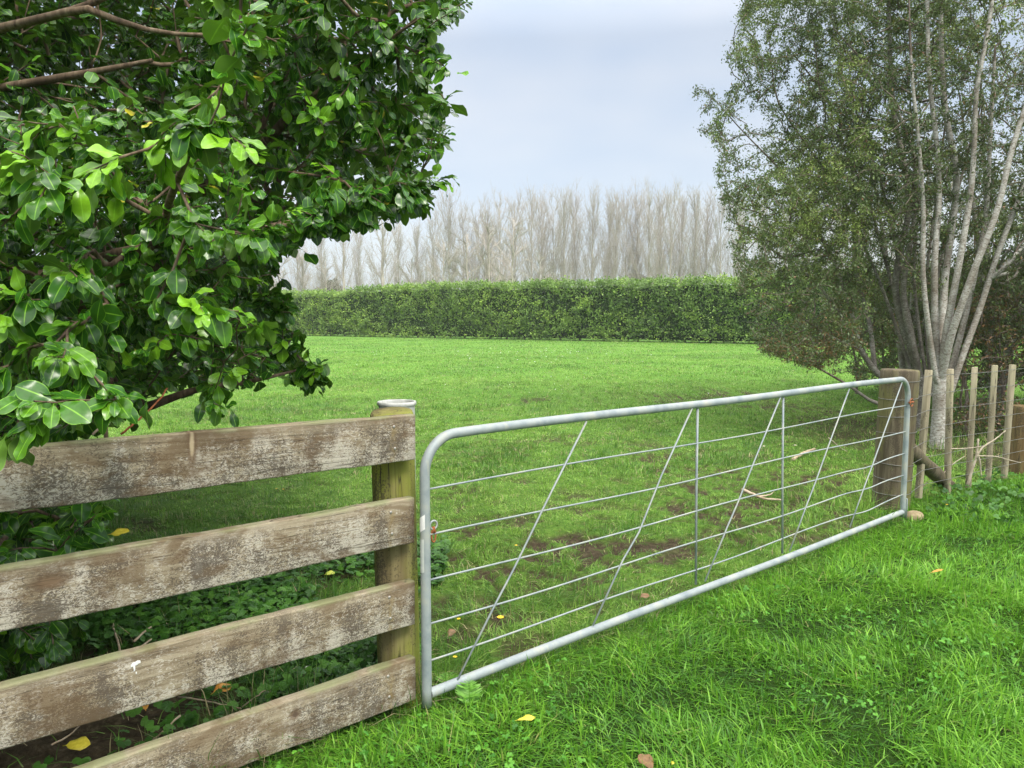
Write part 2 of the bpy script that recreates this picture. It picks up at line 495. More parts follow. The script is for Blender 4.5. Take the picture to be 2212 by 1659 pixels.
def skel_mesh(P, par, r, cnt, k, sel=None):
    n = len(P)
    has = par >= 0
    order = np.argsort(cnt + r * 1000, kind='stable')
    main = -np.ones(n, int)
    for i in order:
        if par[i] >= 0: main[par[i]] = i
    d = np.zeros((n, 3))
    mi = main >= 0
    d[mi] = P[main[mi]] - P[mi]
    d[has & ~mi] = P[has & ~mi] - P[par[has & ~mi]]
    both = has & mi
    d[both] = nrm(d[both]) + nrm(P[both] - P[par[both]])
    d = nrm(d)
    ref = np.array([0.31, 0.9, 0.17]); ref = ref / np.linalg.norm(ref)
    a = np.arange(k) * 2 * math.pi / k
    def ring(C, dd, rr):
        U = nrm(np.cross(dd, ref)); W = np.cross(dd, U)
        return C[:, None] + rr[:, None, None] * (U[:, None] * np.cos(a)[None, :, None] + W[:, None] * np.sin(a)[None, :, None])
    V1 = ring(P, d, r).reshape(-1, 3)
    idx = np.where(has)[0]
    if sel is not None: idx = idx[sel[idx]]
    ismain = main[par[idx]] == idx
    im = idx[ismain]; ib = idx[~ismain]
    j = np.arange(k); j2 = (j + 1) % k
    def conn(A, B):
        return np.stack([A[:, None] * k + j, A[:, None] * k + j2, B[:, None] * k + j2, B[:, None] * k + j], -1).reshape(-1, 4)
    Q = conn(par[im], im)
    db = nrm(P[ib] - P[par[ib]])
    V2 = ring(P[par[ib]], db, r[ib]).reshape(-1, 3)
    Q2 = conn(n + np.arange(len(ib)), ib)
    V = np.vstack([V1, V2]); Q = np.vstack([Q, Q2])
    used = np.unique(Q); remap = -np.ones(len(V), int); remap[used] = np.arange(len(used))
    return V[used], remap[Q]

def leaves(pos, dirn, nor, size, tint, rare, rows, wave=0.0, fold=0.15, droop=0.25, widthf=None, cols=3, ph=None):
    """rows: list of (t, halfwidth) along the leaf. returns V, Q, D"""
    n = len(pos)
    dirn = nrm(dirn); nor = nrm(nor - dirn * (nor * dirn).sum(1, keepdims=True))
    side = np.cross(dirn, nor)
    rows = np.asarray(rows); nr = len(rows)
    us = np.linspace(-1, 1, cols)
    t = rows[:, 0][None, :, None] * np.ones((n, 1, cols))
    wd = rows[:, 1][None, :, None] * (widthf[:, None, None] if widthf is not None else 1.0)
    u = us[None, None, :] * np.ones((n, nr, 1))
    if ph is None: ph = rng.random((n, 1, 1)) * 6.28
    fd = (fold * (0.6 + 0.8 * rng.random((n, 1, 1))))
    dr = droop * (0.3 + 1.4 * rng.random((n, 1, 1)))
    x = u * wd
    y = t - 0.12 * dr * t * t
    wv = wave * np.sin(t * 11 + ph + u * 1.2) * np.abs(u) ** 1.5 * (wd > 0.08)
    zz = fd * np.abs(u) * wd - dr * t * t * 0.6 + wv
    V = pos[:, None, None] + size[:, None, None, None] * (side[:, None, None] * x[..., None] + dirn[:, None, None] * y[..., None] + nor[:, None, None] * zz[..., None])
    V = V.reshape(-1, 3)
    b = np.arange(n)[:, None, None] * (nr * cols)
    i = np.arange(nr - 1)[None, :, None] * cols
    j = np.arange(cols - 1)[None, None, :]
    Q = np.stack([b + i + j, b + i + j + 1, b + i + cols + j + 1, b + i + cols + j], -1).reshape(-1, 4)
    D = np.stack([u, t, tint[:, None, None] * np.ones((1, nr, cols)), rare[:, None, None] * np.ones((1, nr, cols))], -1).reshape(-1, 4)
    return V, Q, D

# ------------------------------------------------------------------ gate and fence reference points
GL = gnd(922, 1500, 0.08); GR = gnd(1950, 1107, 0.08)
gdir = nrm(GR - GL); gn = np.array([-gdir[1], gdir[0], 0])      # gn points to the field
FR = at(897, 1000, 3.0)
az = R(48.1)
fdir = np.array([math.sin(az), math.cos(az), 0]); fn = np.array([-fdir[1], fdir[0], 0])
RP = gnd(1926, 1106, 0)                                          # front foot of the right strainer post
RPc = RP + np.array([0.06, 0.14, 0])                             # its centre
B1 = at(2006, 799, 6.65); B5 = at(2187, 787, 7.5)
bdir = nrm(np.array([B5[0] - B1[0], B5[1] - B1[1], 0]))
def side_of_line(x, y):
    """>0 on the field side of the fence/gate/fence line"""
    dg = (x - GL[0]) * gn[0] + (y - GL[1]) * gn[1]
    bn = np.array([-bdir[1], bdir[0]])
    db = (x - RPc[0]) * bn[0] + (y - RPc[1]) * bn[1]
    s = (x - GL[0]) * gdir[0] + (y - GL[1]) * gdir[1]
    Lg = np.linalg.norm((GR - GL)[:2])
    df = (x - FR[0]) * fn[0] + (y - FR[1]) * fn[1]
    return np.where(s > Lg, db, np.where(s < 0, df, dg))

SOIL = []
for (px, py, r) in [(1255, 1195, .42), (1110, 1310, .16), (1190, 1215, .22), (1350, 1180, .3), (1655, 1085, .75), (1740, 1075, .5), (1620, 1120, .45), (1580, 1050, .4), (1700, 1110, .5), (1560, 1085, .3),
                    (1500, 1020, .35), (1160, 1180, .2), (1060, 1130, .22), (950, 1210, .15), (1420, 1180, .25), (1000, 1150, .12), (1090, 1240, .2), (1310, 1230, .2), (1780, 1030, .45),
                    (1480, 860, .6), (1560, 850, .6), (1640, 855, .6), (1720, 880, .8), (1800, 900, .6), (1600, 880, .4), (1000, 1060, .2), (1150, 860, .3), (1430, 990, .3), (1250, 1310, .1)]:
    g_ = gnd(px, py); SOIL.append((g_[0], g_[1], r))
UNDER = [gnd(330, 1560), gnd(200, 1600), gnd(430, 1500), gnd(60, 1640)]
def soilmask(x, y):
    n1 = fbm(x * 1.7 + 40, y * 1.7 + 12, 4)
    n2 = fbm(x * 7 + 3, y * 7 + 31, 3)
    n3 = fbm(x * 16 + 1, y * 16 + 13, 3)
    m = np.clip((n1 - 0.56) * 4 + (n2 - 0.52) * 3.0 + (n3 - .5) * 1.5, 0, 1) * np.clip(1 - (y - 6) / 22, 0.25, 1) * 0.85
    for sx, sy, r in SOIL:
        d = ((x - sx) ** 2 + ((y - sy) / 1.3) ** 2) ** 0.5 / r
        m = np.maximum(m, np.clip((1.25 - d) * 1.2 + (n2 - 0.535) * 5.5 + (n3 - .5) * 8.0, 0, 1) * np.clip((1.9 - d) * 1.3, 0, 1))
    s = side_of_line(x, y)
    m = np.where(s < 0.15, m * np.clip(s / 0.15, 0, 1), m)
    # bare ground under the bush behind the boards
    dsh = ((x + 1.75) ** 2 + (y - 2.75) ** 2) ** 0.5
    m = np.maximum(m, np.clip((1.15 - dsh) * 2 + (n2 - 0.5) * 2, 0, 1) * np.clip(s * 6, 0, 1))
    dq = ((x - 6.2) ** 2 + ((y - 10.2) / 1.2) ** 2) ** 0.5
    m = np.maximum(m, np.clip((2.6 - dq) * 1.0 + (n2 - 0.5) * 2, 0, 0.8))
    return m
def hgt(x, y):
    return (fbm(x * 0.5, y * 0.5, 3) - 0.5) * 0.07 + (fbm(x * 4 + 7, y * 4, 3) - 0.5) * 0.035

# ------------------------------------------------------------------ ground
def ground():
    def axis(a0, b0, st, lo, hi, gq=1.09):
        c = list(np.arange(a0, b0 + 1e-6, st)); s = st; v = c[-1]
        while v < hi: s *= gq; v += s; c.append(v)
        s = st; v = c[0]; L = []
        while v > lo: s *= gq; v -= s; L.append(v)
        return np.array(L[::-1] + c)
    xs = axis(-3.0, 5.5, 0.04, -200, 200); ys = axis(1.8, 9.5, 0.04, -40, 260)
    X, Y = np.meshgrid(xs, ys)
    x = X.ravel(); y = Y.ravel()
    z = hgt(x, y)
    sm = soilmask(x, y)
    z = z - 0.03 * sm + (fbm(x * 14, y * 14, 3) - 0.5) * 0.05 * np.clip(sm, 0, 1)
    z = np.where((np.abs(x) > 25) | (y > 50), 0, z)
    nx, ny = len(xs), len(ys)
    i = np.arange(ny - 1)[:, None] * nx; j = np.arange(nx - 1)[None]
    Q = np.stack([i + j, i + j + 1, i + nx + j + 1, i + nx + j], -1).reshape(-1, 4)
    lush = np.clip(-side_of_line(x, y) * 3, 0, 1)
    D = np.stack([sm, lush, np.clip(1 - (y - 9) / 14, 0, 1), 0 * x + 1], -1)
    m, t, out = newmat('ground_turf'); g = G(t)
    p = g.n('ShaderNodeNewGeometry').outputs['Position']
    a = g.n('ShaderNodeAttribute', {'attribute_name': 'd'})
    sc = g.n('ShaderNodeSeparateColor', Color=a.outputs[0])
    n1 = g.noise(p, 0.35, 5, 0.6); n2 = g.noise(p, 28, 5, 0.7); n3 = g.noise(p, 2.3, 4)
    n4 = g.noise(g.map(p, (1, 0.45, 1)), 7.0, 4, 0.7)
    gc = g.cr(n1, [(0.3, (0.088, 0.21, 0.032)), (0.5, (0.12, 0.262, 0.04)), (0.7, (0.16, 0.30, 0.055))])
    gc = g.mix(g.ramp(n2, 0.35, 0.7, 0, 0.55), gc, (0.07, 0.16, 0.02))
    gc = g.mix(g.ramp(n4, 0.5, 0.72, 0, 0.35), gc, (0.085, 0.19, 0.025))
    gc = g.mix(g.ramp(n3, 0.56, 0.75, 0, 0.45), gc, (0.26, 0.27, 0.09))
    so_ = g.cr(g.noise(p, 22, 5, 0.7), [(0.3, (0.024, 0.019, 0.011)), (0.55, (0.066, 0.052, 0.031)), (0.75, (0.15, 0.122, 0.078))])
    gcn = g.mix(g.m('MULTIPLY', sc.outputs[2], 0.75), gc, g.cr(g.noise(p, 30, 4, .7), [(.35, (0.045, 0.10, 0.015)), (.6, (0.11, 0.19, 0.03)), (.8, (0.17, 0.18, 0.06))]))
    gcn = g.mix(sc.outputs[1], gcn, (0.022, 0.05, 0.007))
    c = g.mix(sc.outputs[0], gcn, so_)
    h = g.m('ADD', g.noise(p, 40, 5, 0.7), g.noise(p, 9, 3))
    t.links.new(g.princ(c, 0.95, 0, 0.1, normal=g.bump(h, 0.8, 0.03)), out.inputs[0])
    o = link('ground', mesh_np('ground', np.stack([x, y, z], 1), Q, None, m, True, D))
    tag(o, kind='structure', label='green paddock turf with bare muddy patches')
ground()

# ------------------------------------------------------------------ grass
def mat_grass(name, dark, mid, light, dry, rough=0.5, trans=0.3):
    m, t, out = newmat(name); g = G(t)
    a = g.n('ShaderNodeAttribute', {'attribute_name': 'd'})
    sc = g.n('ShaderNodeSeparateColor', Color=a.outputs[0])
    c = g.cr(sc.outputs[2], [(0.0, dark), (0.5, mid), (1.0, light)])
    c = g.mix(g.ramp(a.outputs['Alpha'], 0.90, 0.93), c, dry)
    base = g.mix(g.ramp(sc.outputs[1], 0.0, 0.35, 0.35, 0), c, dry)
    bs = g.princ(base, rough, 0, 0.35)
    tr = g.n('ShaderNodeBsdfTranslucent', Color=g.mix(0.4, c, light)).outputs[0]
    bs = g.n('ShaderNodeMixShader', _0=trans, _1=bs, _2=tr).outputs[0]
    t.links.new(bs, out.inputs[0]); return m

def blades(x, y, L, W, tint, rare, lean=0.5, segs=3):
    n = len(x)
    z = hgt(x, y) - 0.004
    a = 9.0 * fbm(x * 2.3 + 70, y * 2.3, 3) + rng.normal(0, 1.3, n)
    b = a + rng.normal(0, 0.7, n) + math.pi / 2
    ld = np.stack([np.cos(a), np.sin(a), 0 * a], 1)
    sd_ = np.stack([np.cos(b), np.sin(b), 0 * a], 1)
    lam = lean * (0.25 + 1.3 * rng.random(n))
    ts = np.linspace(0, 1, segs + 1)
    V = []; D = []
    for i, t_ in enumerate(ts):
        hz = np.sin(np.minimum(lam * 1.25, 1.5) * t_) / np.maximum(np.minimum(lam * 1.25, 1.5), 0.05)
        hx = (1 - np.cos(np.minimum(lam * 1.6, 2.2) * t_)) * 0.75
        c = np.stack([x, y, z], 1) + (ld * hx[:, None] + np.array([0, 0, 1.0]) * (hz * np.clip(1.15 - lam * .45, .35, 1))[:, None]) * L[:, None]
        wv = W * (1 - t_ ** 1.6) * (0.75 + 0.25 * math.sin(t_ * 3.1))
        if i < segs:
            V += [c - sd_ * wv[:, None] / 2, c + sd_ * wv[:, None] / 2]
            D += [np.stack([0 * x, 0 * x + t_, tint, rare], 1)] * 2
        else:
            V += [c]; D += [np.stack([0 * x, 0 * x + 1, tint, rare], 1)]
    nv = 2 * segs + 1
    V = np.stack(V, 1).reshape(-1, 3); D = np.stack(D, 1).reshape(-1, 4)
    b0 = np.arange(n)[:, None] * nv
    Q = np.vstack([b0 + np.array([2 * i, 2 * i + 1, 2 * i + 3, 2 * i + 2]) for i in range(segs - 1)]) if segs > 1 else None
    T = b0 + np.array([2 * segs - 2, 2 * segs - 1, 2 * segs])
    return V, Q, T, D

def scatter(y0, y1, dens, xl=None, xr=None, pad=0.6):
    """uniform points in the widened view wedge between two depths"""
    W0 = 0.70
    n = int((y1 - y0) * ((y0 + y1) * W0 + 2 * pad) * dens)
    y = y0 + (y1 - y0) * rng.random(n)
    hw = y1 * W0 + pad
    x = (rng.random(n) * 2 - 1) * hw
    n2 = int((y1 - y0) * 2 * hw * dens)
    y = y0 + (y1 - y0) * rng.random(n2); x = (rng.random(n2) * 2 - 1) * hw
    k = np.abs(x) < y * W0 + pad
    return x[k], y[k]

M_LUSH = mat_grass('grass_lush', (0.026, 0.105, 0.008), (0.092, 0.27, 0.018), (0.225, 0.47, 0.042), (0.38, 0.34, 0.14), 0.42)
M_FIELD = mat_grass('grass_field', (0.048, 0.15, 0.016), (0.14, 0.315, 0.038), (0.30, 0.49, 0.09), (0.42, 0.36, 0.20), 0.5)

def make_grass():
    # lush verge on the viewer's side
    mb = MB()
    for (y0, y1, dens, wf) in [(1.4, 2.4, 1500, 1.2), (2.4, 4.6, 7400, 1.0), (4.6, 7.5, 5400, 1.15), (7.5, 13, 2200, 1.8)]:
        x, y = scatter(y0, y1, dens, pad=1.5)
        s = side_of_line(x, y)
        k = (s < 0.05) & (x > -2.6)
        x, y, s = x[k], y[k], s[k]
        cl = fbm(x * 4.5, y * 4.5, 3); c2 = fbm(x * 0.9 + 20, y * 0.9, 3)
        keep = rng.random(len(x)) < np.clip(0.6 + (cl - 0.35) * 2.5, 0.6, 1)
        x, y, s, cl, c2 = x[keep], y[keep], s[keep], cl[keep], c2[keep]
        n = len(x)
        L = (0.03 + 0.10 * rng.random(n) ** 1.5) * (0.45 + 1.1 * cl) * (0.75 + 0.8 * c2)
        L = L * (1 - 0.42 * np.exp(-np.abs(s) * 5))
        L = np.where(rng.random(n) < 0.012, L * 1.7, L)
        W = (0.0042 + 0.0068 * rng.random(n) ** 1.5) * wf
        L = np.where(s > -0.05, L, L * 0.9)
        tint = np.clip(0.5 + (c2 - 0.5) * 0.6 + (cl - .5) * .8 + rng.normal(0, 0.28, n), 0, 1)
        V, Q, T, D = blades(x, y, L, W, tint, rng.random(n) * 0.922, 1.45, 3)
        mb.add(V, Q, T, D)
    o = mb.build('grass_verge', M_LUSH, data=True)
    tag(o, 'long lush bright green grass on the near side of the gate', 'grass', kind='stuff')
    # paddock
    mb = MB()
    for (y0, y1, dens, L0, wf, segs) in [(1.8, 4.5, 6500, 1.0, 1.0, 2), (4.5, 7.5, 5600, 1.0, 1.2, 2), (7.5, 12, 2700, 1.15, 1.9, 2), (12, 20, 1000, 1.4, 3.2, 1), (20, 34, 330, 1.7, 5.5, 1), (34, 62, 80, 2.0, 9.0, 1)]:
        x, y = scatter(y0, y1, dens, pad=1.8)
        s = side_of_line(x, y)
        sm = soilmask(x, y)
        hf = fbm(x * 11 + 5, y * 11, 3)
        k = (s > 0.0) & (rng.random(len(x)) > sm * 0.96) & (rng.random(len(x)) < np.clip(0.25 + (hf - .3) * 3, .2, 1) + (y > 12))
        x, y, s, sm, hf = x[k], y[k], s[k], sm[k], hf[k]
        cl = fbm(x * 3 + 8, y * 3, 3); c2 = fbm(x * 0.55 + 2, y * 0.55, 3)
        n = len(x)
        nearfence = np.exp(-s * 1.6)
        L = (0.018 + 0.034 * rng.random(n)) * (0.4 + 1.2 * cl) * L0 * (1 + 0.9 * nearfence)
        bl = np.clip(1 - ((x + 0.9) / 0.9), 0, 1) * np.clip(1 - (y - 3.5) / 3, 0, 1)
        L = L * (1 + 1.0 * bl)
        tall = (cl > 0.6) & (y < 14)
        for tb in (gnd(2032, 962), gnd(1985, 925), RPc):
            L = L * (1 + 2.2 * np.exp(-((x - tb[0]) ** 2 + (y - tb[1]) ** 2) / .35))
        L = np.where(tall, L * 1.6, L)
        W = (0.0032 + 0.0038 * rng.random(n)) * wf
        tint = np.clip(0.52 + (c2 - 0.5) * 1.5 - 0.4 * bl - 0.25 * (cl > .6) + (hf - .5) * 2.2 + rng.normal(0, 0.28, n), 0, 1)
        rare = np.clip(rng.random(n) * 0.965 + 0.10 * sm + 0.35 * np.clip(fbm(x * 2.6 + 33, y * 2.6, 3) - .56, 0, .3), 0, 1)
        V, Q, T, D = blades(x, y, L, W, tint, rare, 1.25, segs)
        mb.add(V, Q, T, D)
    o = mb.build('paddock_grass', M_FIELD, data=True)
    tag(o, 'short grazed yellow-green grass across the paddock behind the gate', 'grass', kind='stuff')
make_grass()

M_CLOVER = mat_leaf('clover_leaf', (0.04, 0.16, 0.014), (0.08, 0.27, 0.022), (0.14, 0.38, 0.04), (0.13, 0.34, 0.05), (0.1, 0.25, 0.06), 0.5, 0.3, 0.25, veins=False)
M_BUTTER = mat_leaf('buttercup_leaf', (0.024, 0.085, 0.010), (0.045, 0.145, 0.016), (0.09, 0.23, 0.03), (0.09, 0.23, 0.03), (0.08, 0.17, 0.04), 0.45, 0.35, 0.2, veins=False)
LEAFLET = [(0.0, 0.05), (0.35, 0.33), (0.7, 0.46), (1.0, 0.20)]
def lobed(x, y, z, size, nl, mb, spread=2.1, tilt=0.3):
    n = len(x)
    a0 = rng.random(n) * 6.28
    nv = nrm(np.stack([rng.normal(0, tilt, n), rng.normal(0, tilt, n) - 0.15, np.ones(n)], 1))
    pos = np.stack([x, y, z], 1)
    ti = rng.random(n)
    for k in range(nl):
        a = a0 + (k - (nl - 1) / 2) * spread * 2 / nl
        d = np.stack([np.cos(a), np.sin(a), 0 * a + 0.1], 1)
        d = d - nv * (d * nv).sum(1, keepdims=True)
        V, Q, D = leaves(pos, d, nv, size, np.clip(ti + rng.normal(0, .1, n), 0, 1), 0 * ti, LEAFLET, fold=0.2, droop=0.2)
        mb.add(V, Q, None, D)
def groundcover():
    mb = MB()
    for (y0, y1, dens) in [(2.3, 4.6, 1500), (4.6, 7.5, 500)]:
        x, y = scatter(y0, y1, dens, pad=0.3)
        s = side_of_line(x, y)
        c = fbm(x * 1.6 + 50, y * 1.6 + 9, 3)
        k = (s < -0.02) & (rng.random(len(x)) < np.clip((c - 0.47) * 1.4, 0, .25)) & (x > -0.9)
        x, y = x[k], y[k]
        lobed(x, y, hgt(x, y) + 0.02 + 0.04 * rng.random(len(x)), 0.007 + 0.009 * rng.random(len(x)), 3, mb, 2.1, 0.5)
    o = mb.build('clover', M_CLOVER, data=True)
    tag(o, 'patches of small three-leaved clover among the verge grass', 'clover', kind='stuff')
    mb = MB()
    x, y = scatter(1.6, 6.0, 1900, pad=1.0)
    s = side_of_line(x, y)
    c = fbm(x * 1.2 + 5, y * 1.2 + 19, 3)
    sm = np.clip((1.1 - ((x + 1.75) ** 2 + (y - 2.75) ** 2) ** 0.5) * 2, 0, 1)
    k = (s > 0.04) & (x > -4) & (x < -0.42) & (rng.random(len(x)) > sm * 0.85) & (rng.random(len(x)) < np.clip((-0.45 - x) * 1.6 + (c - .5) * 3, 0, 1)) & (rng.random(len(x)) < np.clip((5.0 - y) * .8 + (c - .5) * 3, 0, 1)) & (c > 0.38)
    x, y = x[k], y[k]
    lobed(x, y, hgt(x, y) + 0.02 + 0.075 * rng.random(len(x)), 0.016 + 0.018 * rng.random(len(x)), 5, mb, 2.0)
    # weeds by the right fence
    x = 3.4 + 2.6 * rng.random(3000); y = 5.2 + 2.8 * rng.random(3000)
    s = side_of_line(x, y); k = (s < 0.25) & (s > -0.9) & (fbm(x * 2, y * 2) > 0.5) & (rng.random(3000) < .3); x, y = x[k], y[k]
    lobed(x, y, hgt(x, y) + 0.03 + 0.08 * rng.random(len(x)), 0.02 + 0.025 * rng.random(len(x)), 3, mb, 2.0, 0.7)
    o = mb.build('buttercup_leaves', M_BUTTER, data=True)
    tag(o, 'dark green lobed leaves of creeping weeds covering the ground behind the boards', 'ground cover', kind='stuff')
groundcover()

# ------------------------------------------------------------------ board fence, left
M_POSTL = mat_post('mossy_post_wood', (0.15, 0.12, 0.055), (0.25, 0.21, 0.10), (0.23, 0.27, 0.03), 1.0)
def rounded_board(L, H, T, seed):
    """local x along, y depth, z height; face towards -y"""
    r_ = np.random.default_rng(seed)
    bev = 0.006
    prof = []
    for (cx_, cz_, a0) in ((T / 2 - bev, H / 2 - bev, 0), (-T / 2 + bev, H / 2 - bev, 90), (-T / 2 + bev, -H / 2 + bev, 180), (T / 2 - bev, -H / 2 + bev, 270)):
        for k in range(4):
            a = R(a0 + k * 30); prof.append((cx_ + bev * math.cos(a), cz_ + bev * math.sin(a)))
    prof = np.array(prof); k = len(prof); n = 90
    xs = np.linspace(-L / 2, L / 2, n)
    V = np.zeros((n, k, 3))
    V[:, :, 0] = xs[:, None]
    V[:, :, 1] = prof[None, :, 0] + (fbm(xs * 3 + seed, xs * 0)[:, None] - 0.5) * 0.006
    top = (prof[:, 1] > 0)
    V[:, :, 2] = prof[None, :, 1] + np.where(top[None], (fbm(xs * 5 + seed * 3, xs * 0 + 2)[:, None] - 0.5) * 0.007, (fbm(xs * 5 + seed * 7, xs * 0 + 5)[:, None] - 0.5) * 0.012)
    V[:, :, 2] += (fbm(xs * 40 + seed, xs * 0 + 8)[:, None] - .5) * 0.003
    V = V.reshape(-1, 3)
    i = np.arange(n - 1)[:, None] * k; j = np.arange(k)[None]; j2 = (j + 1) % k
    Q = np.stack([i + j, i + k + j, i + k + j2, i + j2], -1).reshape(-1, 4)
    V = np.vstack([V, [[-L / 2, 0, 0]], [[L / 2, 0, 0]]])
    T_ = []
    for q in range(k):
        T_.append((n * k, q, (q + 1) % k)); T_.append((n * k + 1, (n - 1) * k + (q + 1) % k, (n - 1) * k + q))
    return V, Q, np.array(T_)
def post_mesh(rad, z0, z1, seed, slope=0.0, k=40, flat=0.0):
    mb = MB(); n = 26
    a = np.arange(k) * 2 * math.pi / k
    zs = np.linspace(z0, z1 - 0.012, n)
    rr = rad * (1 + 0.03 * (fbm(a[None] * 1.2 + seed, zs[:, None] * 2 + 0 * a[None]) - 0.5) + 0.012 * np.sin(a[None] * 9 + seed))
    # vertical drying splits
    for s in range(4):
        a0 = np.random.default_rng(seed + s).random() * 6.28
        d = np.abs((a[None] - a0 + math.pi) % (2 * math.pi) - math.pi)
        rr = rr - rad * 0.05 * np.exp(-(d / 0.06) ** 2)
    V = np.stack([rr * np.cos(a), rr * np.sin(a), zs[:, None] + 0 * rr], -1)
    topz = z1
    ring2 = np.stack([rr[-1] * 0.94 * np.cos(a), rr[-1] * 0.94 * np.sin(a), 0 * a + topz], -1)
    ring3 = ring2 * np.array([0.5, 0.5, 1])
    cen = np.array([[0, 0, topz]])
    for A in (V[-1], ring2, ring3): A[:, 2] += slope * A[:, 1]
    VV = np.vstack([V.reshape(-1, 3), ring2, ring3, cen])
    i = np.arange(n + 1)[:, None] * k; j = np.arange(k)[None]; j2 = (j + 1) % k
    Q = np.stack([i + j, i + j2, i + k + j2, i + k + j], -1).reshape(-1, 4)
    T_ = [((n + 2) * k, (n + 1) * k + q, (n + 1) * k + (q + 1) % k) for q in range(k)]
    mb.add(VV, Q, np.array(T_)); return mb

def board_fence():
    post_c = at(858, 893, 3.0); post_b = gnd(872, 1548, 0)
    H = 0.182; T = 0.045
    pc = FR + fn * (T + 0.090) + fdir * 0.004
    root = thing('board_fence', (pc[0], pc[1], 0), 'weathered timber board fence with four blotched grey-brown rails and a mossy round post', 'fence')
    top = 1.222
    pm = post_mesh(0.088, -0.3, top, 3, slope=0.12).build('post', M_POSTL, root, True)
    pm.rotation_euler = (0, R(-0.9), 0)
    pm['label'] = 'round green-mossed post beside the gate'
    back = post_mesh(0.088, -0.3, top, 5).build('post', M_POSTL, root, True)
    q = -fdir * 2.35; back.location = (q[0], q[1], 0)
    lines = [((0, 966), (897, 895), (0, 1102), (897, 994)), ((0, 1224), (895, 1077), (0, 1366), (895, 1171)),
             ((0, 1478), (895, 1254), (0, 1618), (897, 1349)), ((165, 1667), (895, 1419), (165, 1798), (900, 1512))]
    knots = [[(0.44, 0.055, 0.014, 0.075, 0.9, (0.46, 0.37, 0.24))],
             [(0.04, 0.03, 0.05, 0.022, -0.7, (0.17, 0.115, 0.07))],
             [(-0.2, 0.0, 0.02, 0.02, 0, (0.12, 0.08, 0.05))], [(0.78, 0.03, 0.02, 0.018, 0, (0.10, 0.07, 0.05))]]
    for i, (tl, trr, bl, br) in enumerate(lines):
        ends = []
        for a_, b_ in ((tl, bl), (trr, br)):
            A = onplane(*a_, FR, fn); Bq = onplane(*b_, FR, fn); ends.append((A + Bq) / 2)
        dvec = ends[1] - ends[0]
        h = H
        slope = dvec[2] / np.linalg.norm(dvec[:2])
        slope *= 0.8
        right = ends[1]
        L = 3.2
        ax = nrm(fdir + np.array([0, 0, slope]))
        cen = right - ax * L / 2 + fn * T / 2
        V, Q, T_ = rounded_board(L, h, T, i + 2)
        me = mesh_np('rail', V, Q, T_, mat_board('weathered_board_%d' % i, i * 1.7 + 1, [(L / 2 - 1.30 + k[0], *k[1:]) for k in knots[i]]), True)
        o = link('rail', me, root)
        yv = np.cross(np.array([0, 0, 1.0]), ax); yv = nrm(yv); zv = np.cross(ax, yv)
        M = Matrix(((ax[0], yv[0], zv[0], cen[0] - pc[0]), (ax[1], yv[1], zv[1], cen[1] - pc[1]), (ax[2], yv[2], zv[2], cen[2]), (0, 0, 0, 1)))
        o.matrix_local = M
        o['label'] = ['top rail with a pale split knot', 'second rail with a dark knot scar', 'third rail with a white bird dropping', 'lowest rail half sunk in grass'][i]
        for (dx, dz) in ((0.10, 0.05), (0.095, -0.035)):
            nb = MB(); nb.lathe([(0.0, 0.003), (0.0045, 0.0026), (0.006, 0.0008), (0.006, -0.003)], (0, 0, 0), 10)
            no_ = nb.build('nail', M_NAIL, o, True)
            no_.location = (L / 2 - dx - 0.01 * i, -T / 2 - 0.001, dz); no_.rotation_euler = (R(90), 0, 0)
        if i == 2:   # bird dropping
            db = MB()
            r_ = np.random.default_rng(3)
            for (ddx, ddz, rx, rz) in ((0, 0, .014, .0065), (.009, .003, .009, .005), (-0.002, -.012, .003, .013), (0.004, -.030, .0018, .004)):
                aa = np.arange(14) * 2 * math.pi / 14; rj = 1 + 0.25 * r_.normal(0, 1, 14) * .6
                ring = np.stack([ddx + rx * rj * np.cos(aa), 0 * aa, ddz + rz * rj * np.sin(aa)], 1)
                VV = np.vstack([ring, ring * [1, 0, 1] + [0, 0, 0], [[ddx, -0.0018, ddz]]]); VV[14:28, 1] = 0.001
                db.add(VV, None, np.array([(28, (q + 1) % 14, q) for q in range(14)]))
            pdrop = onplane(290, 1413, FR, fn); loc = np.array([np.dot(pdrop - cen, ax), 0, 0])
            d_ = db.build('dropping', M_WHITE, o, True); d_.location = (loc[0], -T / 2 - 0.0035, 0.055)
    return root, pc, top
M_NAIL = mat_simple('nail_steel', (0.35, 0.33, 0.30), (0.5, 0.48, 0.44), 50, 0.5, 0.5)
M_WHITE = mat_simple('chalk_white', (0.72, 0.72, 0.70), (0.82, 0.82, 0.80), 30, 0.7)
fence_root, PC, PTOP = board_fence()

# white pipe behind the post
def pipe():
    m = mat_simple('old_white_plastic', (0.42, 0.43, 0.40), (0.60, 0.61, 0.58), 30, 0.45, 0, 0.4)
    c = at(857, 868, 3.40)
    mb = MB(); r = 0.080; z = c[2]
    mb.lathe([(r - .006, -.2), (r - .006, z - .002), (r - .004, z + .002), (r + .004, z + .003), (r + .0065, z), (r + .0065, z - .012), (r + .001, z - .016), (r, z - .02), (r, -.2)][::-1], (0, 0, 0), 48)
    root = mb.build('plastic_pipe', m, None, True, loc=(c[0], c[1], 0))
    tag(root, 'open white plastic pipe standing upright right behind the mossy gate post', 'pipe')
pipe()

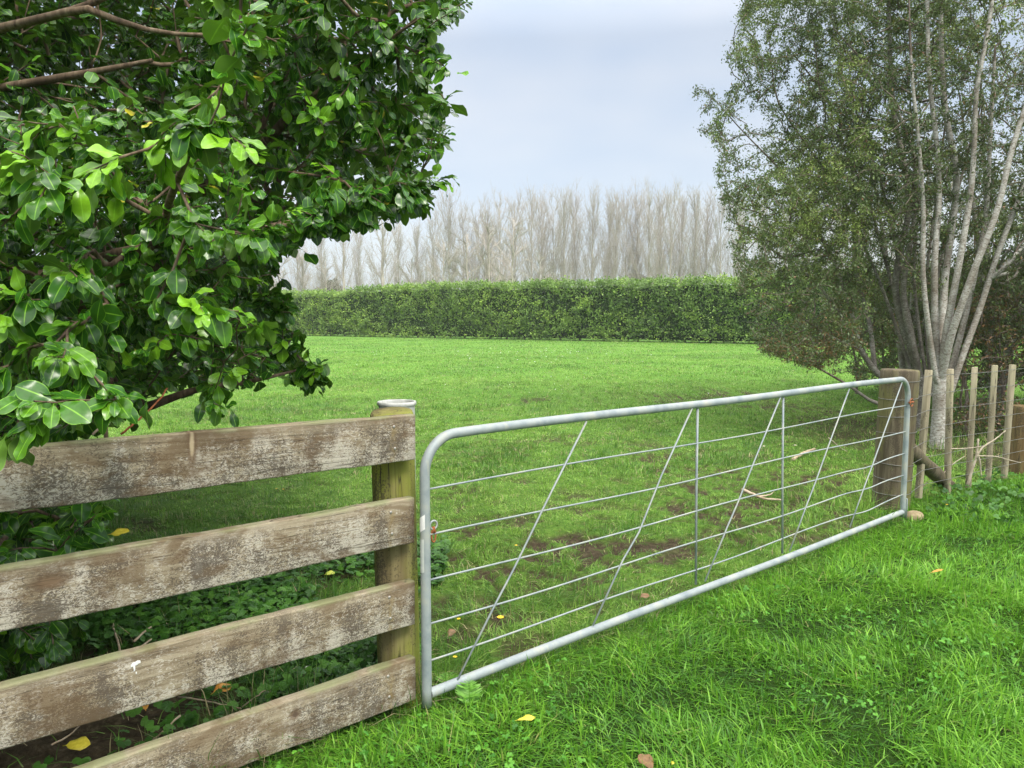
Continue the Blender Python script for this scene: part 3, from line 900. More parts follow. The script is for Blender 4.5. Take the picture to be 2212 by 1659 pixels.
# ------------------------------------------------------------------ gate
M_GALV = mat_galv('galvanised_steel')
M_RUST = mat_simple('rusty_iron', (0.22, 0.07, 0.03), (0.40, 0.15, 0.06), 80, 0.85, 0.2, 0.3, 0.4)
def gate():
    o0 = np.array([GL[0], GL[1], 0.0])
    root = thing('farm_gate', tuple(o0), 'long galvanised tube farm gate with slanted wire braces across the gateway', 'gate')
    def lp(P): return np.asarray(P) - o0
    def g2(px, py): return lp(onplane(px, py, GL, gn))
    Lg = np.linalg.norm((GR - GL)[:2]); zt = onplane(922, 943, GL, gn)[2]; zt2 = onplane(1950, 819, GL, gn)[2]
    zb = 0.08; rad = 0.0205
    def W(s, z): return np.array([gdir[0] * s, gdir[1] * s, z])
    # bent tube: bottom of left stile -> up -> bend -> top rail -> bend -> down
    rr = 0.15; pts = [W(0, 0.03)]
    pts += [W(0, z) for z in np.linspace(0.1, zt - rr, 12)]
    pts += [W(rr - rr * math.cos(a), zt - rr + rr * math.sin(a)) for a in np.linspace(R(8), R(90), 12)]
    pts += [W(s, zt + (zt2 - zt) * s / Lg + 0.004 * math.sin(s * 2.2)) for s in np.linspace(rr + 0.1, Lg - rr - 0.1, 26)]
    pts += [W(Lg - rr + rr * math.sin(a), zt2 - rr + rr * math.cos(a)) for a in np.linspace(0, R(90), 12)]
    pts += [W(Lg, z) for z in np.linspace(zt2 - rr - 0.05, 0.045, 12)]
    MB().tube(pts, rad, 20).build('frame', M_GALV, root, True)
    MB().tube([W(s, zb + 0.005 * math.sin(s * 1.7)) for s in np.linspace(0.014, Lg - 0.014, 30)], rad, 18, False).build('bottom_rail', M_GALV, root, True)
    wl = [1056, 1157, 1255, 1347, 1424]; wr = [878, 933, 983, 1027, 1069]
    for i in range(5):
        z0 = onplane(930, wl[i], GL, gn)[2]; z1 = onplane(1947, wr[i], GL, gn)[2]
        P = []
        for s in np.linspace(0.015, Lg - 0.015, 48):
            u = s / Lg
            sag = -(0.012 + 0.012 * i) * math.sin(math.pi * u) ** 1
            kink = -0.018 * (i > 1) * math.exp(-((u - 0.86) / 0.05) ** 2)
            wob = 0.006 * math.sin(s * (2.1 + i * .3) + i)
            P.append(W(s, z0 + (z1 - z0) * u + sag * 0.3 + kink + wob))
        MB().tube(P, 0.0042, 8).build('wire', M_GALV, root, True)
    for (a, b) in (((1507, 880), (1503, 1262)), ((1692, 856), (1690, 1195))):
        A = g2(*a); B = g2(*b); A = A + gn * 0.0; 
        MB().tube([A, (A + B) / 2 + gn * .003, B], 0.0068, 10).build('upright_rod', M_GALV, root, True)
    for i, (a, b) in enumerate((((1264, 910), (985, 1468)), ((1492, 882), (1278, 1350)), ((1683, 858), (1520, 1255)), ((1832, 840), (1703, 1190)), ((1946, 826), (1833, 1138)))):
        A = g2(*a) - gn * 0.009; B = g2(*b) - gn * 0.009; kk = 0.03 if i == 1 else 0.006
        u = gdir * kk
        MB().tube([A, A * .67 + B * .33, A * .4 + B * .6 + u * 1.0, A * .28 + B * .72, B], 0.0046, 8).build('diagonal_brace', M_GALV, root, True)
    # sticker and pale paint patch on the hinge stile
    def patch(z0, z1, a0, a1, r_, m, name, sh=0.0):
        n = 8; aa = np.linspace(a0, a1, n)
        V = [(r_ * math.cos(a) , r_ * math.sin(a), z + sh * (k / (n - 1))) for z in (z0, z1) for k, a in enumerate(aa)]
        Q = [(k, k + 1, n + k + 1, n + k) for k in range(n - 1)]
        MB().add(V, Q).build(name, m, root, True)
    zz = onplane(922, 1150, GL, gn)[2]; ztop = onplane(922, 1112, GL, gn)[2]
    patch(zz, ztop - 0.012, R(196), R(275), rad + 0.0012, M_WHITE, 'sticker', 0.02)
    mp_ = mat_simple('pale_paint', (0.52, 0.56, 0.53), (0.60, 0.62, 0.58), 40, 0.5)
    patch(zz - 0.16, zz - 0.025, R(200), R(262), rad + 0.001, mp_, 'paint_patch', 0.004)
    # eye ring with rusty shackle beside the left stile
    zc = g2(941, 1133)[2]
    c = W(0.040, zc)
    ring = [c + gdir * 0.017 * math.cos(a) + np.array([0, 0, 0.017]) * math.sin(a) for a in np.linspace(0, 2 * math.pi, 20)]
    MB().tube(ring, 0.0042, 8, False).build('ring', M_GALV, root, True)
    c2 = c + np.array([0, 0, -0.043])
    sh = [c2 + gdir * (0.010 * math.cos(a)) + np.array([0, 0, 0.027 * math.sin(a)]) + gn * 0 for a in np.linspace(0, 2 * math.pi, 20)]
    mb = MB(); mb.tube(sh, 0.0035, 8, False); mb.tube([c2 + np.array([0, 0, .036]), c2 + np.array([0, 0, .012])], [0.007, 0.009], 8)
    mb.build('shackle', M_RUST, root, True)
    # latch hook on the far stile
    zc = g2(1953, 870)[2]; c = W(Lg, zc)
    mb = MB(); mb.tube([c + gdir * 0.03 * math.cos(a) - gn * 0.03 + np.array([0, 0, 0.03]) * math.sin(a) for a in np.linspace(0.6, 5.6, 16)], 0.004, 8)
    mb.tube([c - gdir * .03 - gn * .025, c + gdir * .055 - gn * .02], 0.008, 8)
    mb.build('latch', M_RUST, root, True)
    mb = MB(); mb.tube([W(Lg + 0.02, 0.18), W(Lg + .055, .18), W(Lg + .055, .02)], 0.012, 8); mb.build('bracket', M_GALV, root, True)
gate()

# ------------------------------------------------------------------ right strainer post, wires, battens, stay
M_POSTR = mat_post('brown_post_wood', (0.085, 0.068, 0.045), (0.165, 0.14, 0.095), (0.19, 0.19, 0.06), 0.4)
M_BATTEN = mat_post('pale_batten_wood', (0.23, 0.20, 0.135), (0.36, 0.32, 0.225), (0.25, 0.25, 0.15), 0.4)
M_WIRE = mat_simple('fence_wire', (0.20, 0.20, 0.19), (0.32, 0.32, 0.30), 60, 0.5, 0.6)
def wire_fence():
    root = thing('wire_fence', (RPc[0], RPc[1], 0), 'post and wire fence with five pale square battens in front of the white-barked trees', 'fence')
    rp_r = 0.148; ptop = at(1930, 798, RPc[1])[2]
    p = post_mesh(rp_r, -0.3, ptop, 9).build('post', M_POSTR, root, True)
    p.rotation_euler = (0, R(1.6), 0)
    p['label'] = 'thick brown strainer post behind the far end of the gate'
    specs = [((1999, 2014, 799), (1982, 2000, 985)), ((2046, 2060, 797), (2040, 2054, 1030)), ((2098.5, 2113, 793), (2085, 2099, 1045)), ((2142, 2156, 788.6), (2128.5, 2143, 1010)), ((2180.6, 2194.4, 787.4), (2165, 2178.6, 995))]
    bp = []
    for i, (t_, b_) in enumerate(specs):
        pxt = (t_[0] + t_[1]) / 2; pxb = (b_[0] + b_[1]) / 2
        bn = np.array([-bdir[1], bdir[0], 0])
        A = onplane(pxt, t_[2], B1, bn); B = onplane(pxb, b_[2], B1, bn)
        ax = nrm(A - B); B = A - ax * (1.25 if i in (1, 2) else 1.12)
        L = np.linalg.norm(A - B)
        mb = MB()
        yv = nrm(np.cross(ax, [math.cos(0.5 + i * .23), math.sin(0.5 + i * .23), 0])); xv = np.cross(yv, ax)
        s = 0.024; be = 0.004
        ring = [(s, s - be), (s - be, s), (-s + be, s), (-s, s - be), (-s, -s + be), (-s + be, -s), (s - be, -s), (s, -s + be)]
        rows = []
        for zz in (0, L * .3, L * .6, L - .004): rows += [xv * x_ + yv * y_ + ax * zz for x_, y_ in ring]
        rows += [xv * x_ * .85 + yv * y_ * .85 + ax * L for x_, y_ in ring]
        rows += [ax * L]
        Q = [(r_ * 8 + j, r_ * 8 + (j + 1) % 8, (r_ + 1) * 8 + (j + 1) % 8, (r_ + 1) * 8 + j) for r_ in range(4) for j in range(8)]
        T = [(40, 32 + j, 32 + (j + 1) % 8) for j in range(8)]
        mb.add(rows, Q, T)
        o = mb.build('batten', M_BATTEN, root); o.location = tuple(B - np.array([RPc[0], RPc[1], 0]))
        if i == 0: o['label'] = 'leaning batten nearest the strainer post'
        bp.append((A, B))
    # end post at the right
    e = at(2203, 880, 7.9)
    p2 = post_mesh(0.10, -0.3, e[2] + 0.02, 14).build('post', mat_post('orange_post_wood', (0.12, 0.08, 0.035), (0.21, 0.145, 0.07), (0.17, 0.16, 0.06), 0.35), root, True)
    p2.location = (e[0] - RPc[0] + 0.04, e[1] - RPc[1], 0)
    p2['label'] = 'orange-brown post at the edge of the view'
    for i, z in enumerate([1.10, 0.95, 0.80, 0.66, 0.53, 0.40, 0.28, 0.16]):
        P = [np.array([rp_r * .7, -rp_r * .8, z])]
        for (A, B) in bp:
            u = (z + 0.0 - B[2]) / (A[2] - B[2]); q = B + (A - B) * u - np.array([RPc[0], RPc[1], 0])
            P.append(q + np.array([0, -0.034, 0.006 * math.sin(i * 3 + q[0] * 4)]))
        last = P[-1]; P.append(last + bdir * 0.9); P.append(last + bdir * 4.5)
        MB().tube(P, 0.0022, 5, False).build('wire', M_WIRE, root, True)
        # wrap round the post
        if i in (0, 1, 2, 3, 5, 6, 7):
            MB().tube([(math.cos(a) * (rp_r + .004) + 0.028 * z, math.sin(a) * (rp_r + .004), z - 0.01 + .01 * math.sin(a * 1 + i)) for a in np.linspace(0, 6.28, 26)], 0.0022, 5, False).build('wire_loop', M_WIRE, root, True)
    # stay: thick round timber leaning from the post into the ground
    A = at(1955, 962, RPc[1] + 0.05); B = gnd(2056, 1056)
    A = A - np.array([RPc[0], RPc[1], 0]); B = B - np.array([RPc[0], RPc[1], 0])
    pts = [A + (B - A) * u for u in np.linspace(0, 1.3, 14)]
    MB().tube(pts, [0.062 + 0.005 * math.sin(i * 1.3) for i in range(14)], 18).build('stay', M_POSTR, root, True)
wire_fence()

# stone at the gate foot
def rock(name, px, py, Y, sx, sy, sz, mat, label, cat, sd=1):
    import bmesh
    bm = bmesh.new(); bmesh.ops.create_icosphere(bm, subdivisions=4, radius=1)
    for v in bm.verts:
        c = np.array(v.co)
        f = 1 + 0.35 * (float(fbm(np.array([c[0] * 1.3 + sd]), np.array([c[1] * 1.3 + c[2]]))[0]) - .5) + 0.08 * (float(fbm(np.array([c[0] * 6 + sd]), np.array([c[1] * 6 + c[2] * 5]))[0]) - .5)
        v.co = Vector(c * f * (sx, sy, sz))
    me = bpy.data.meshes.new(name); bm.to_mesh(me); bm.free(); me.materials.append(mat)
    me.polygons.foreach_set('use_smooth', np.ones(len(me.polygons), bool))
    c = gnd(px, py) if Y is None else at(px, py, Y)
    o = link(name, me, None, (c[0], c[1], 0.02))
    return tag(o, label, cat)
M_ROCK = mat_simple('tan_stone', (0.20, 0.155, 0.09), (0.32, 0.26, 0.16), 12, 0.9, 0, 0.2, 0.5, 0.01)
rock('stone', 1975, 1122, None, 0.075, 0.06, 0.05, M_ROCK, 'rounded tan stone in the grass at the foot of the far gate stile', 'stone')

# ------------------------------------------------------------------ left broadleaf bush
M_GLEAF = mat_leaf('glossy_leaf', (0.011, 0.045, 0.006), (0.034, 0.135, 0.010), (0.20, 0.44, 0.02), (0.50, 0.46, 0.04), (0.17, 0.28, 0.06), 0.27, 0.42, 0.14)
M_GBARK = mat_bark('brown_bark', (0.06, 0.04, 0.026), (0.14, 0.10, 0.065), (0.22, 0.17, 0.115), 1.6, bumpd=0.008)
GLROWS = [(0.0, 0.016), (0.14, 0.022), (0.24, 0.12), (0.40, 0.235), (0.58, 0.30), (0.76, 0.27), (0.90, 0.16), (0.97, 0.07), (1.0, 0.015)]
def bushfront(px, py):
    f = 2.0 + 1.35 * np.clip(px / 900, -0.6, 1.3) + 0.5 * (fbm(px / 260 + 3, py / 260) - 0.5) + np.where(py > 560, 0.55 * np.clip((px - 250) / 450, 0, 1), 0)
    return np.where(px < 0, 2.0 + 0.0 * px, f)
def broadleaf():
    poly = [(-2500, -1600), (1150, -1600), (1120, -700), (1060, -250), (1010, -60), (1000, 20), (940, 70), (935, 170), (955, 250), (950, 320), (905, 350), (935, 380), (930, 440), (860, 450), (780, 480), (720, 500), (640, 500), (600, 560), (585, 600), (620, 660), (625, 740), (665, 780), (705, 820), (660, 828), (600, 800), (520, 830), (450, 835), (380, 825), (330, 845), (270, 900), (200, 930), (90, 965), (60, 1010), (-20, 1060), (-2500, 1500)]
    poly_low = [(-2500, 900), (60, 1000), (120, 1080), (215, 1090), (235, 1150), (205, 1290), (180, 1390), (60, 1440), (-200, 1500), (-2500, 1600)]
    base = np.array([-3.1, 4.6, 0.0])
    N = 100000
    P = np.stack([rng.uniform(-6.2, 0.4, N), rng.uniform(1.5, 8.2, N), rng.uniform(0.12, 5.2, N)], 1)
    px, py, zc = project(P)
    # front surface: follows the fence line with bulges
    front = 2.0 + 1.35 * np.clip(px / 900, -0.6, 1.3) + 0.5 * (fbm(px / 260 + 3, py / 260) - 0.5) + np.where(py > 560, 0.55 * np.clip((px - 250) / 450, 0, 1), 0)
    front = np.where(px < 0, 2.0 + 0.0 * px, front)
    front = front + 1.3 * np.clip((250 - py) / 80, 0, 1) * np.clip((450 - px) / 120, 0, 1) * (px > -300)
    ell = ((P[:, 0] + 3.0) / 3.2) ** 2 + ((P[:, 1] - 4.9) / 3.1) ** 2 + ((P[:, 2] - 2.3) / 2.9) ** 2
    s = side_of_line(P[:, 0], P[:, 1])
    # the part leaning over the fence stays above the top rail
    okfence = (s > 0.10) | ((P[:, 2] > 1.28) & (s > -0.45))
    ins = in_poly(px, py, poly) & (P[:, 1] > front) & (ell < 1.15) & okfence
    low = in_poly(px, py, poly_low) & (s > 0.16) & (P[:, 1] < 4.6)
    depthin = P[:, 1] - front
    prob = np.where(depthin < 0.8, 1.0, np.where(depthin < 2.4, 0.55, 0.4))
    inframe = (px > -250) & (py > -250)
    prob = prob * np.where(inframe, 1, 0.35)
    clump = fbm3(P, 1.6)
    prob = prob * np.clip((clump - 0.33) * 6, 0.12, 1)
    ok = (ins & (rng.random(N) < prob * 1.0)) | (low & (rng.random(N) < 0.9))
    T = P[ok]
    # hand placed leafy shoots nearest the viewer
    extra = []
    for (x_, y_, Y_) in [(90, 440, 1.95), (30, 340, 1.85), (190, 380, 1.95), (410, 290, 2.05), (470, 250, 2.1), (540, 60, 2.0), (620, 90, 2.15), (160, 250, 2.3), (360, 330, 2.1), (500, 330, 2.15), (430, 480, 2.3), (560, 520, 2.4),
                          (340, 660, 2.25), (400, 650, 2.2), (450, 660, 2.2), (500, 690, 2.3), (180, 700, 2.3), (100, 790, 2.0), (60, 860, 1.95), (30, 930, 1.95), (170, 870, 2.1), (0, 960, 1.98), (70, 900, 1.92), (230, 860, 2.1), (10, 700, 2.2), (120, 640, 2.5), (560, 720, 2.6),
                          (930, 40, 3.1), (975, 15, 3.1), (930, 120, 3.1), (940, 230, 3.1), (945, 290, 3.15), (930, 385, 3.2), (900, 420, 3.2), (850, 430, 3.1), (780, 440, 3.0), (690, 815, 3.7), (655, 800, 3.6), (620, 745, 3.6), (600, 660, 3.5), (580, 620, 3.6), (470, 870, 2.6), (700, 440, 2.95), (760, 420, 3.0), (820, 400, 3.1), (870, 385, 3.1), (640, 460, 2.85), (580, 480, 2.8), (720, 480, 3.0), (800, 455, 3.05), (880, 440, 3.15), (660, 500, 2.9), (450, 520, 2.7), (380, 560, 2.75), (520, 420, 2.6), (300, 600, 2.7), (250, 560, 2.6)]:
        for k in range(2 if Y_ < 2.4 else (8 if Y_ > 3.45 else 4)):
            extra.append(at(x_ + rng.normal(0, 16), y_ + rng.normal(0, 14), Y_ + rng.normal(0, 0.05)))
    extra = np.array(extra); sx = side_of_line(extra[:, 0], extra[:, 1])
    T = np.vstack([T, extra])
    def S_(pts): return np.array([at(*p) for p in pts])
    tr = base
    stems = [(np.array([tr, tr + [0.05, -.1, .5], tr + [0.15, -.25, 1.0]]), [0.13, 0.11, 0.10]),
             (np.vstack([tr + [0.15, -.25, 1.0], S_([(60, 720, 3.6), (180, 650, 3.2), (290, 600, 3.0), (400, 560, 2.9), (440, 515, 2.9), (560, 500, 2.95), (700, 465, 3.05), (820, 420, 3.2)])]), [0.08, .055, .045, .038, .032, .024, .018, .012, .006]),
             (np.vstack([tr + [0.05, -.1, .9], S_([(-100, 600, 3.9), (120, 600, 3.7), (240, 550, 3.6), (340, 530, 3.5)])]), [0.07, .05, .035, .028, .018]),
             (S_([(320, 585, 3.0), (350, 500, 2.75), (370, 420, 2.5), (400, 350, 2.3), (425, 290, 2.15)]), [0.022, .016, .0125, .010, .006]),
             (np.vstack([tr + [0.15, -.25, 1.2], S_([(420, 420, 4.0), (560, 330, 3.7), (620, 250, 3.6), (720, 180, 3.5), (800, 120, 3.4), (900, 40, 3.3)])]), [0.07, .04, .028, .022, .016, .011, .006]),
             (S_([(-300, 120, 3.2), (0, 62, 2.7), (90, 40, 2.6), (190, 15, 2.5), (260, -20, 2.5), (360, -100, 2.5)]), [0.03, .016, .014, .012, .009, .006]),
             (S_([(190, 20, 2.5), (270, 50, 2.6), (330, 80, 2.6), (440, 75, 2.7)]), [0.014, .010, .008, .006]),
             (S_([(-300, 230, 3.6), (0, 190, 3.3), (150, 165, 3.2), (230, 150, 3.2), (330, 130, 3.2)]), [0.035, .018, .016, .012, .008]),
             (np.vstack([tr + [0.05, -.1, .5], S_([(150, 900, 3.4), (330, 880, 3.2), (420, 835, 3.2), (520, 830, 3.3), (640, 800, 3.6)])]), [0.05, .03, .02, .014, .011, .006]),
             (np.vstack([tr + [0, 0, .8], np.array([[-3.3, 4.5, 2.6], [-3.2, 4.6, 4.0], [-2.9, 4.7, 5.2]])]), [0.09, .07, .045, .02]),
             (np.vstack([tr + [0, 0, .8], np.array([[-4.1, 4.9, 2.2], [-4.9, 5.0, 3.4]])]), [0.08, .05, .02])]
    Pn, par, r, cnt, tips = grow(stems, T, step=0.10, rtip=0.0022, expo=0.40, wob=0.35, up=0.0, maxr=0.03)
    root = thing('broadleaf_bush', tuple(base), 'big evergreen bush with glossy wavy-edged leaves spreading over the board fence', 'bush')
    V, Q = skel_mesh(Pn - base, par, r, cnt, 7)
    o = link('branches', mesh_np('branches', V, Q, None, M_GBARK, True), root)
    # leaves in whorls on the shoot tips
    tips = np.unique(tips)
    nl = 9
    ti = np.repeat(tips, nl); k = np.tile(np.arange(nl), len(tips))
    tip = Pn[ti]; pd = nrm(Pn[ti] - Pn[par[ti]])
    n = len(ti)
    back = (k / nl) * 0.13 * (0.6 + 0.8 * rng.random(n))
    az_ = k * 2.4 + np.repeat(rng.random(len(tips)) * 6.28, nl)
    u = nrm(np.cross(pd, [0.2, 0.3, 0.93])); v = np.cross(pd, u)
    rad = u * np.cos(az_)[:, None] + v * np.sin(az_)[:, None]
    opening = np.clip(0.25 + k / nl * 1.1 + rng.normal(0, .15, n), 0.1, 1.4)
    d = pd * np.cos(opening)[:, None] + rad * np.sin(opening)[:, None] + np.array([0, -0.1, -0.42]) + rng.normal(0, 0.15, (n, 3))
    pos = tip - pd * back[:, None]
    nor = np.array([0.1, -0.35, 0.9]) + pd * 0.3 + rng.normal(0, 0.30, (n, 3))
    size = (0.054 + 0.046 * rng.random(n) ** .8) * (1 + 0.18 * (project(tip)[2] < 2.5)) * np.clip(0.60 + k / nl * 0.6, 0, 1.0)
    # keep the gateway side tidy
    ppx, ppy, pz = project(pos)
    px2, py2, _ = project(pos + nrm(d) * size[:, None])
    s_tip = side_of_line(pos[:, 0], pos[:, 1])
    keep = ~((s_tip < 0.10) & (s_tip > -0.06) & (pos[:, 2] < 1.2))
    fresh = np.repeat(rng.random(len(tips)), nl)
    tint = np.clip(0.10 + 0.36 * rng.random(n) + np.where(fresh > 0.84, 0.42, 0) + np.where(k < 3, 0.14, 0) + 0.28 * np.clip(1 - (pos[:, 1] - bushfront(ppx, ppy)) / 0.45, 0, 1) * (ppx < 640) - 0.06 - 0.14 * ((ppy < 240) & (ppx < 430)), 0, 1)  # outer growth lighter; inner and top-left crown shade painted into the tint
    rare = rng.random(n) * 0.965 * 1.0
    rare = np.where(rng.random(n) < 0.006, 1.0, np.minimum(rare, 0.95))
    rare = np.where((pz < 2.3) | (ppx < 130), np.minimum(rare, 0.9), rare)
    pos, d, nor, size, tint, rare, pz = (a_[keep] for a_ in (pos, d, nor, size, tint, rare, pz))
    widthf = 0.70 + 0.40 * rng.random(len(pos))
    near = pz < 2.9
    g0 = np.array(GLROWS); tt = np.concatenate([[0, .08, .15], np.linspace(.21, .97, 12), [.99, 1.0]])
    fine = []
    for q in tt:
        y_ = np.interp(q, g0[:, 0], g0[:, 1]); y2 = 0.5 * (np.interp(q - .05, g0[:, 0], g0[:, 1]) + np.interp(q + .05, g0[:, 0], g0[:, 1]))
        fine.append((q, float(y2 if .2 < q < .93 else y_)))
    mb = MB()
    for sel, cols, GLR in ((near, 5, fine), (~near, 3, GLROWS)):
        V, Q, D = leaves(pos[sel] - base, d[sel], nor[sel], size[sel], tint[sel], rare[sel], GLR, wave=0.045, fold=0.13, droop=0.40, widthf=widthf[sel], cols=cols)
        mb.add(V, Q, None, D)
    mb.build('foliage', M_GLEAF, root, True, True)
    print('bush tips', len(tips), 'leaves', len(pos), 'nodes', len(Pn))
broadleaf()

# ------------------------------------------------------------------ right trees
M_SLEAF = mat_leaf('small_leaf', (0.045, 0.08, 0.035), (0.115, 0.175, 0.065), (0.30, 0.40, 0.10), (0.30, 0.30, 0.06), (0.10, 0.13, 0.06), 0.4, 0.4, 0.25, veins=False, brown=(0.22, 0.12, 0.055))
M_WBARK = mat_bark('white_bark', (0.13, 0.10, 0.07), (0.36, 0.345, 0.305), (0.56, 0.56, 0.52), 1.0, band=True, bumpd=0.006)
M_GREYB = mat_bark('grey_bark', (0.13, 0.11, 0.09), (0.27, 0.25, 0.215), (0.46, 0.445, 0.41), 1.0, band=True, bumpd=0.006)
M_TBARK = mat_bark('twig_bark', (0.09, 0.07, 0.055), (0.19, 0.155, 0.125), (0.32, 0.28, 0.235), 1.3, bumpd=0.004)
SLROWS = [(0.0, 0.03), (0.45, 0.24), (1.0, 0.03)]
def small_tree(name, label, base, stems, T, nl, leafsize, rtip, brownf, bark=None, step=0.22, group=None, tintb=0.0, cap=None):
    Pn, par, r, cnt, tips = grow(stems, T, step=step, rtip=rtip, expo=0.42, wob=0.5, up=0.25, maxr=0.05)
    root = thing(name, tuple(base), label, 'tree', group)
    big = r > 0.016
    V, Q = skel_mesh(Pn - base, par, r, cnt, 10, big)
    link('trunk', mesh_np('trunk', V, Q, None, bark or M_WBARK, True), root)
    V, Q = skel_mesh(Pn - base, par, r, cnt, 4, ~big)
    link('twigs', mesh_np('twigs', V, Q, None, M_TBARK, True), root)
    tips = np.unique(tips)
    ti = np.repeat(tips, nl); n = len(ti)
    # spread along the last stretch of twig
    a = ti.copy()
    hop = rng.integers(0, 2, n)
    for h in (1, 2):
        m_ = (hop >= h) & (par[a] >= 0); a[m_] = par[a[m_]]
    pp = par[a]; pp = np.where(pp < 0, a, pp)
    f = rng.random(n)[:, None]
    pos = Pn[a] * f + Pn[pp] * (1 - f) + rng.normal(0, 0.035, (n, 3))
    d = nrm(Pn[a] - Pn[pp] + 1e-6) * 0.5 + rng.normal(0, 0.6, (n, 3)) + np.array([0, 0, 0.1])
    nor = np.array([0, -0.1, 0.9]) + rng.normal(0, 0.5, (n, 3))
    size = leafsize * (0.6 + 0.8 * rng.random(n))
    fr = fbm3(pos, 1.4)
    hue = np.repeat(rng.random(len(tips)), nl)
    tint = np.clip(0.15 + tintb + 0.3 * rng.random(n) + np.clip((fr - 0.52) * 4, 0, 0.6) + (hue > 0.93) * 0.4, 0, 1)
    br = brownf(pos)
    rare = np.where(rng.random(n) < br, 0.5 + .4 * rng.random(n), 0.3 * rng.random(n))
    V, Q, D = leaves(pos - base, d, nor, size, tint, rare, SLROWS, fold=0.3, droop=0.2, cols=3)
    link('foliage', mesh_np('foliage', V, Q, None, M_SLEAF, True, D), root)
    print(name, 'tips', len(tips), 'leaves', n, 'nodes', len(Pn))
    return root
def vol(N, xr, yr, zr, poly, clump=1.2, thr=0.42, gain=6, extra=None):
    P = np.stack([rng.uniform(*xr, N), rng.uniform(*yr, N), rng.uniform(*zr, N)], 1)
    px, py, zc = project(P)
    ok = in_poly(px, py, poly)
    c = fbm3(P, clump)
    ok &= rng.random(N) < np.clip((c - thr) * gain, 0.05, 1)
    if extra is not None: ok &= extra(P, px, py)
    return P[ok]
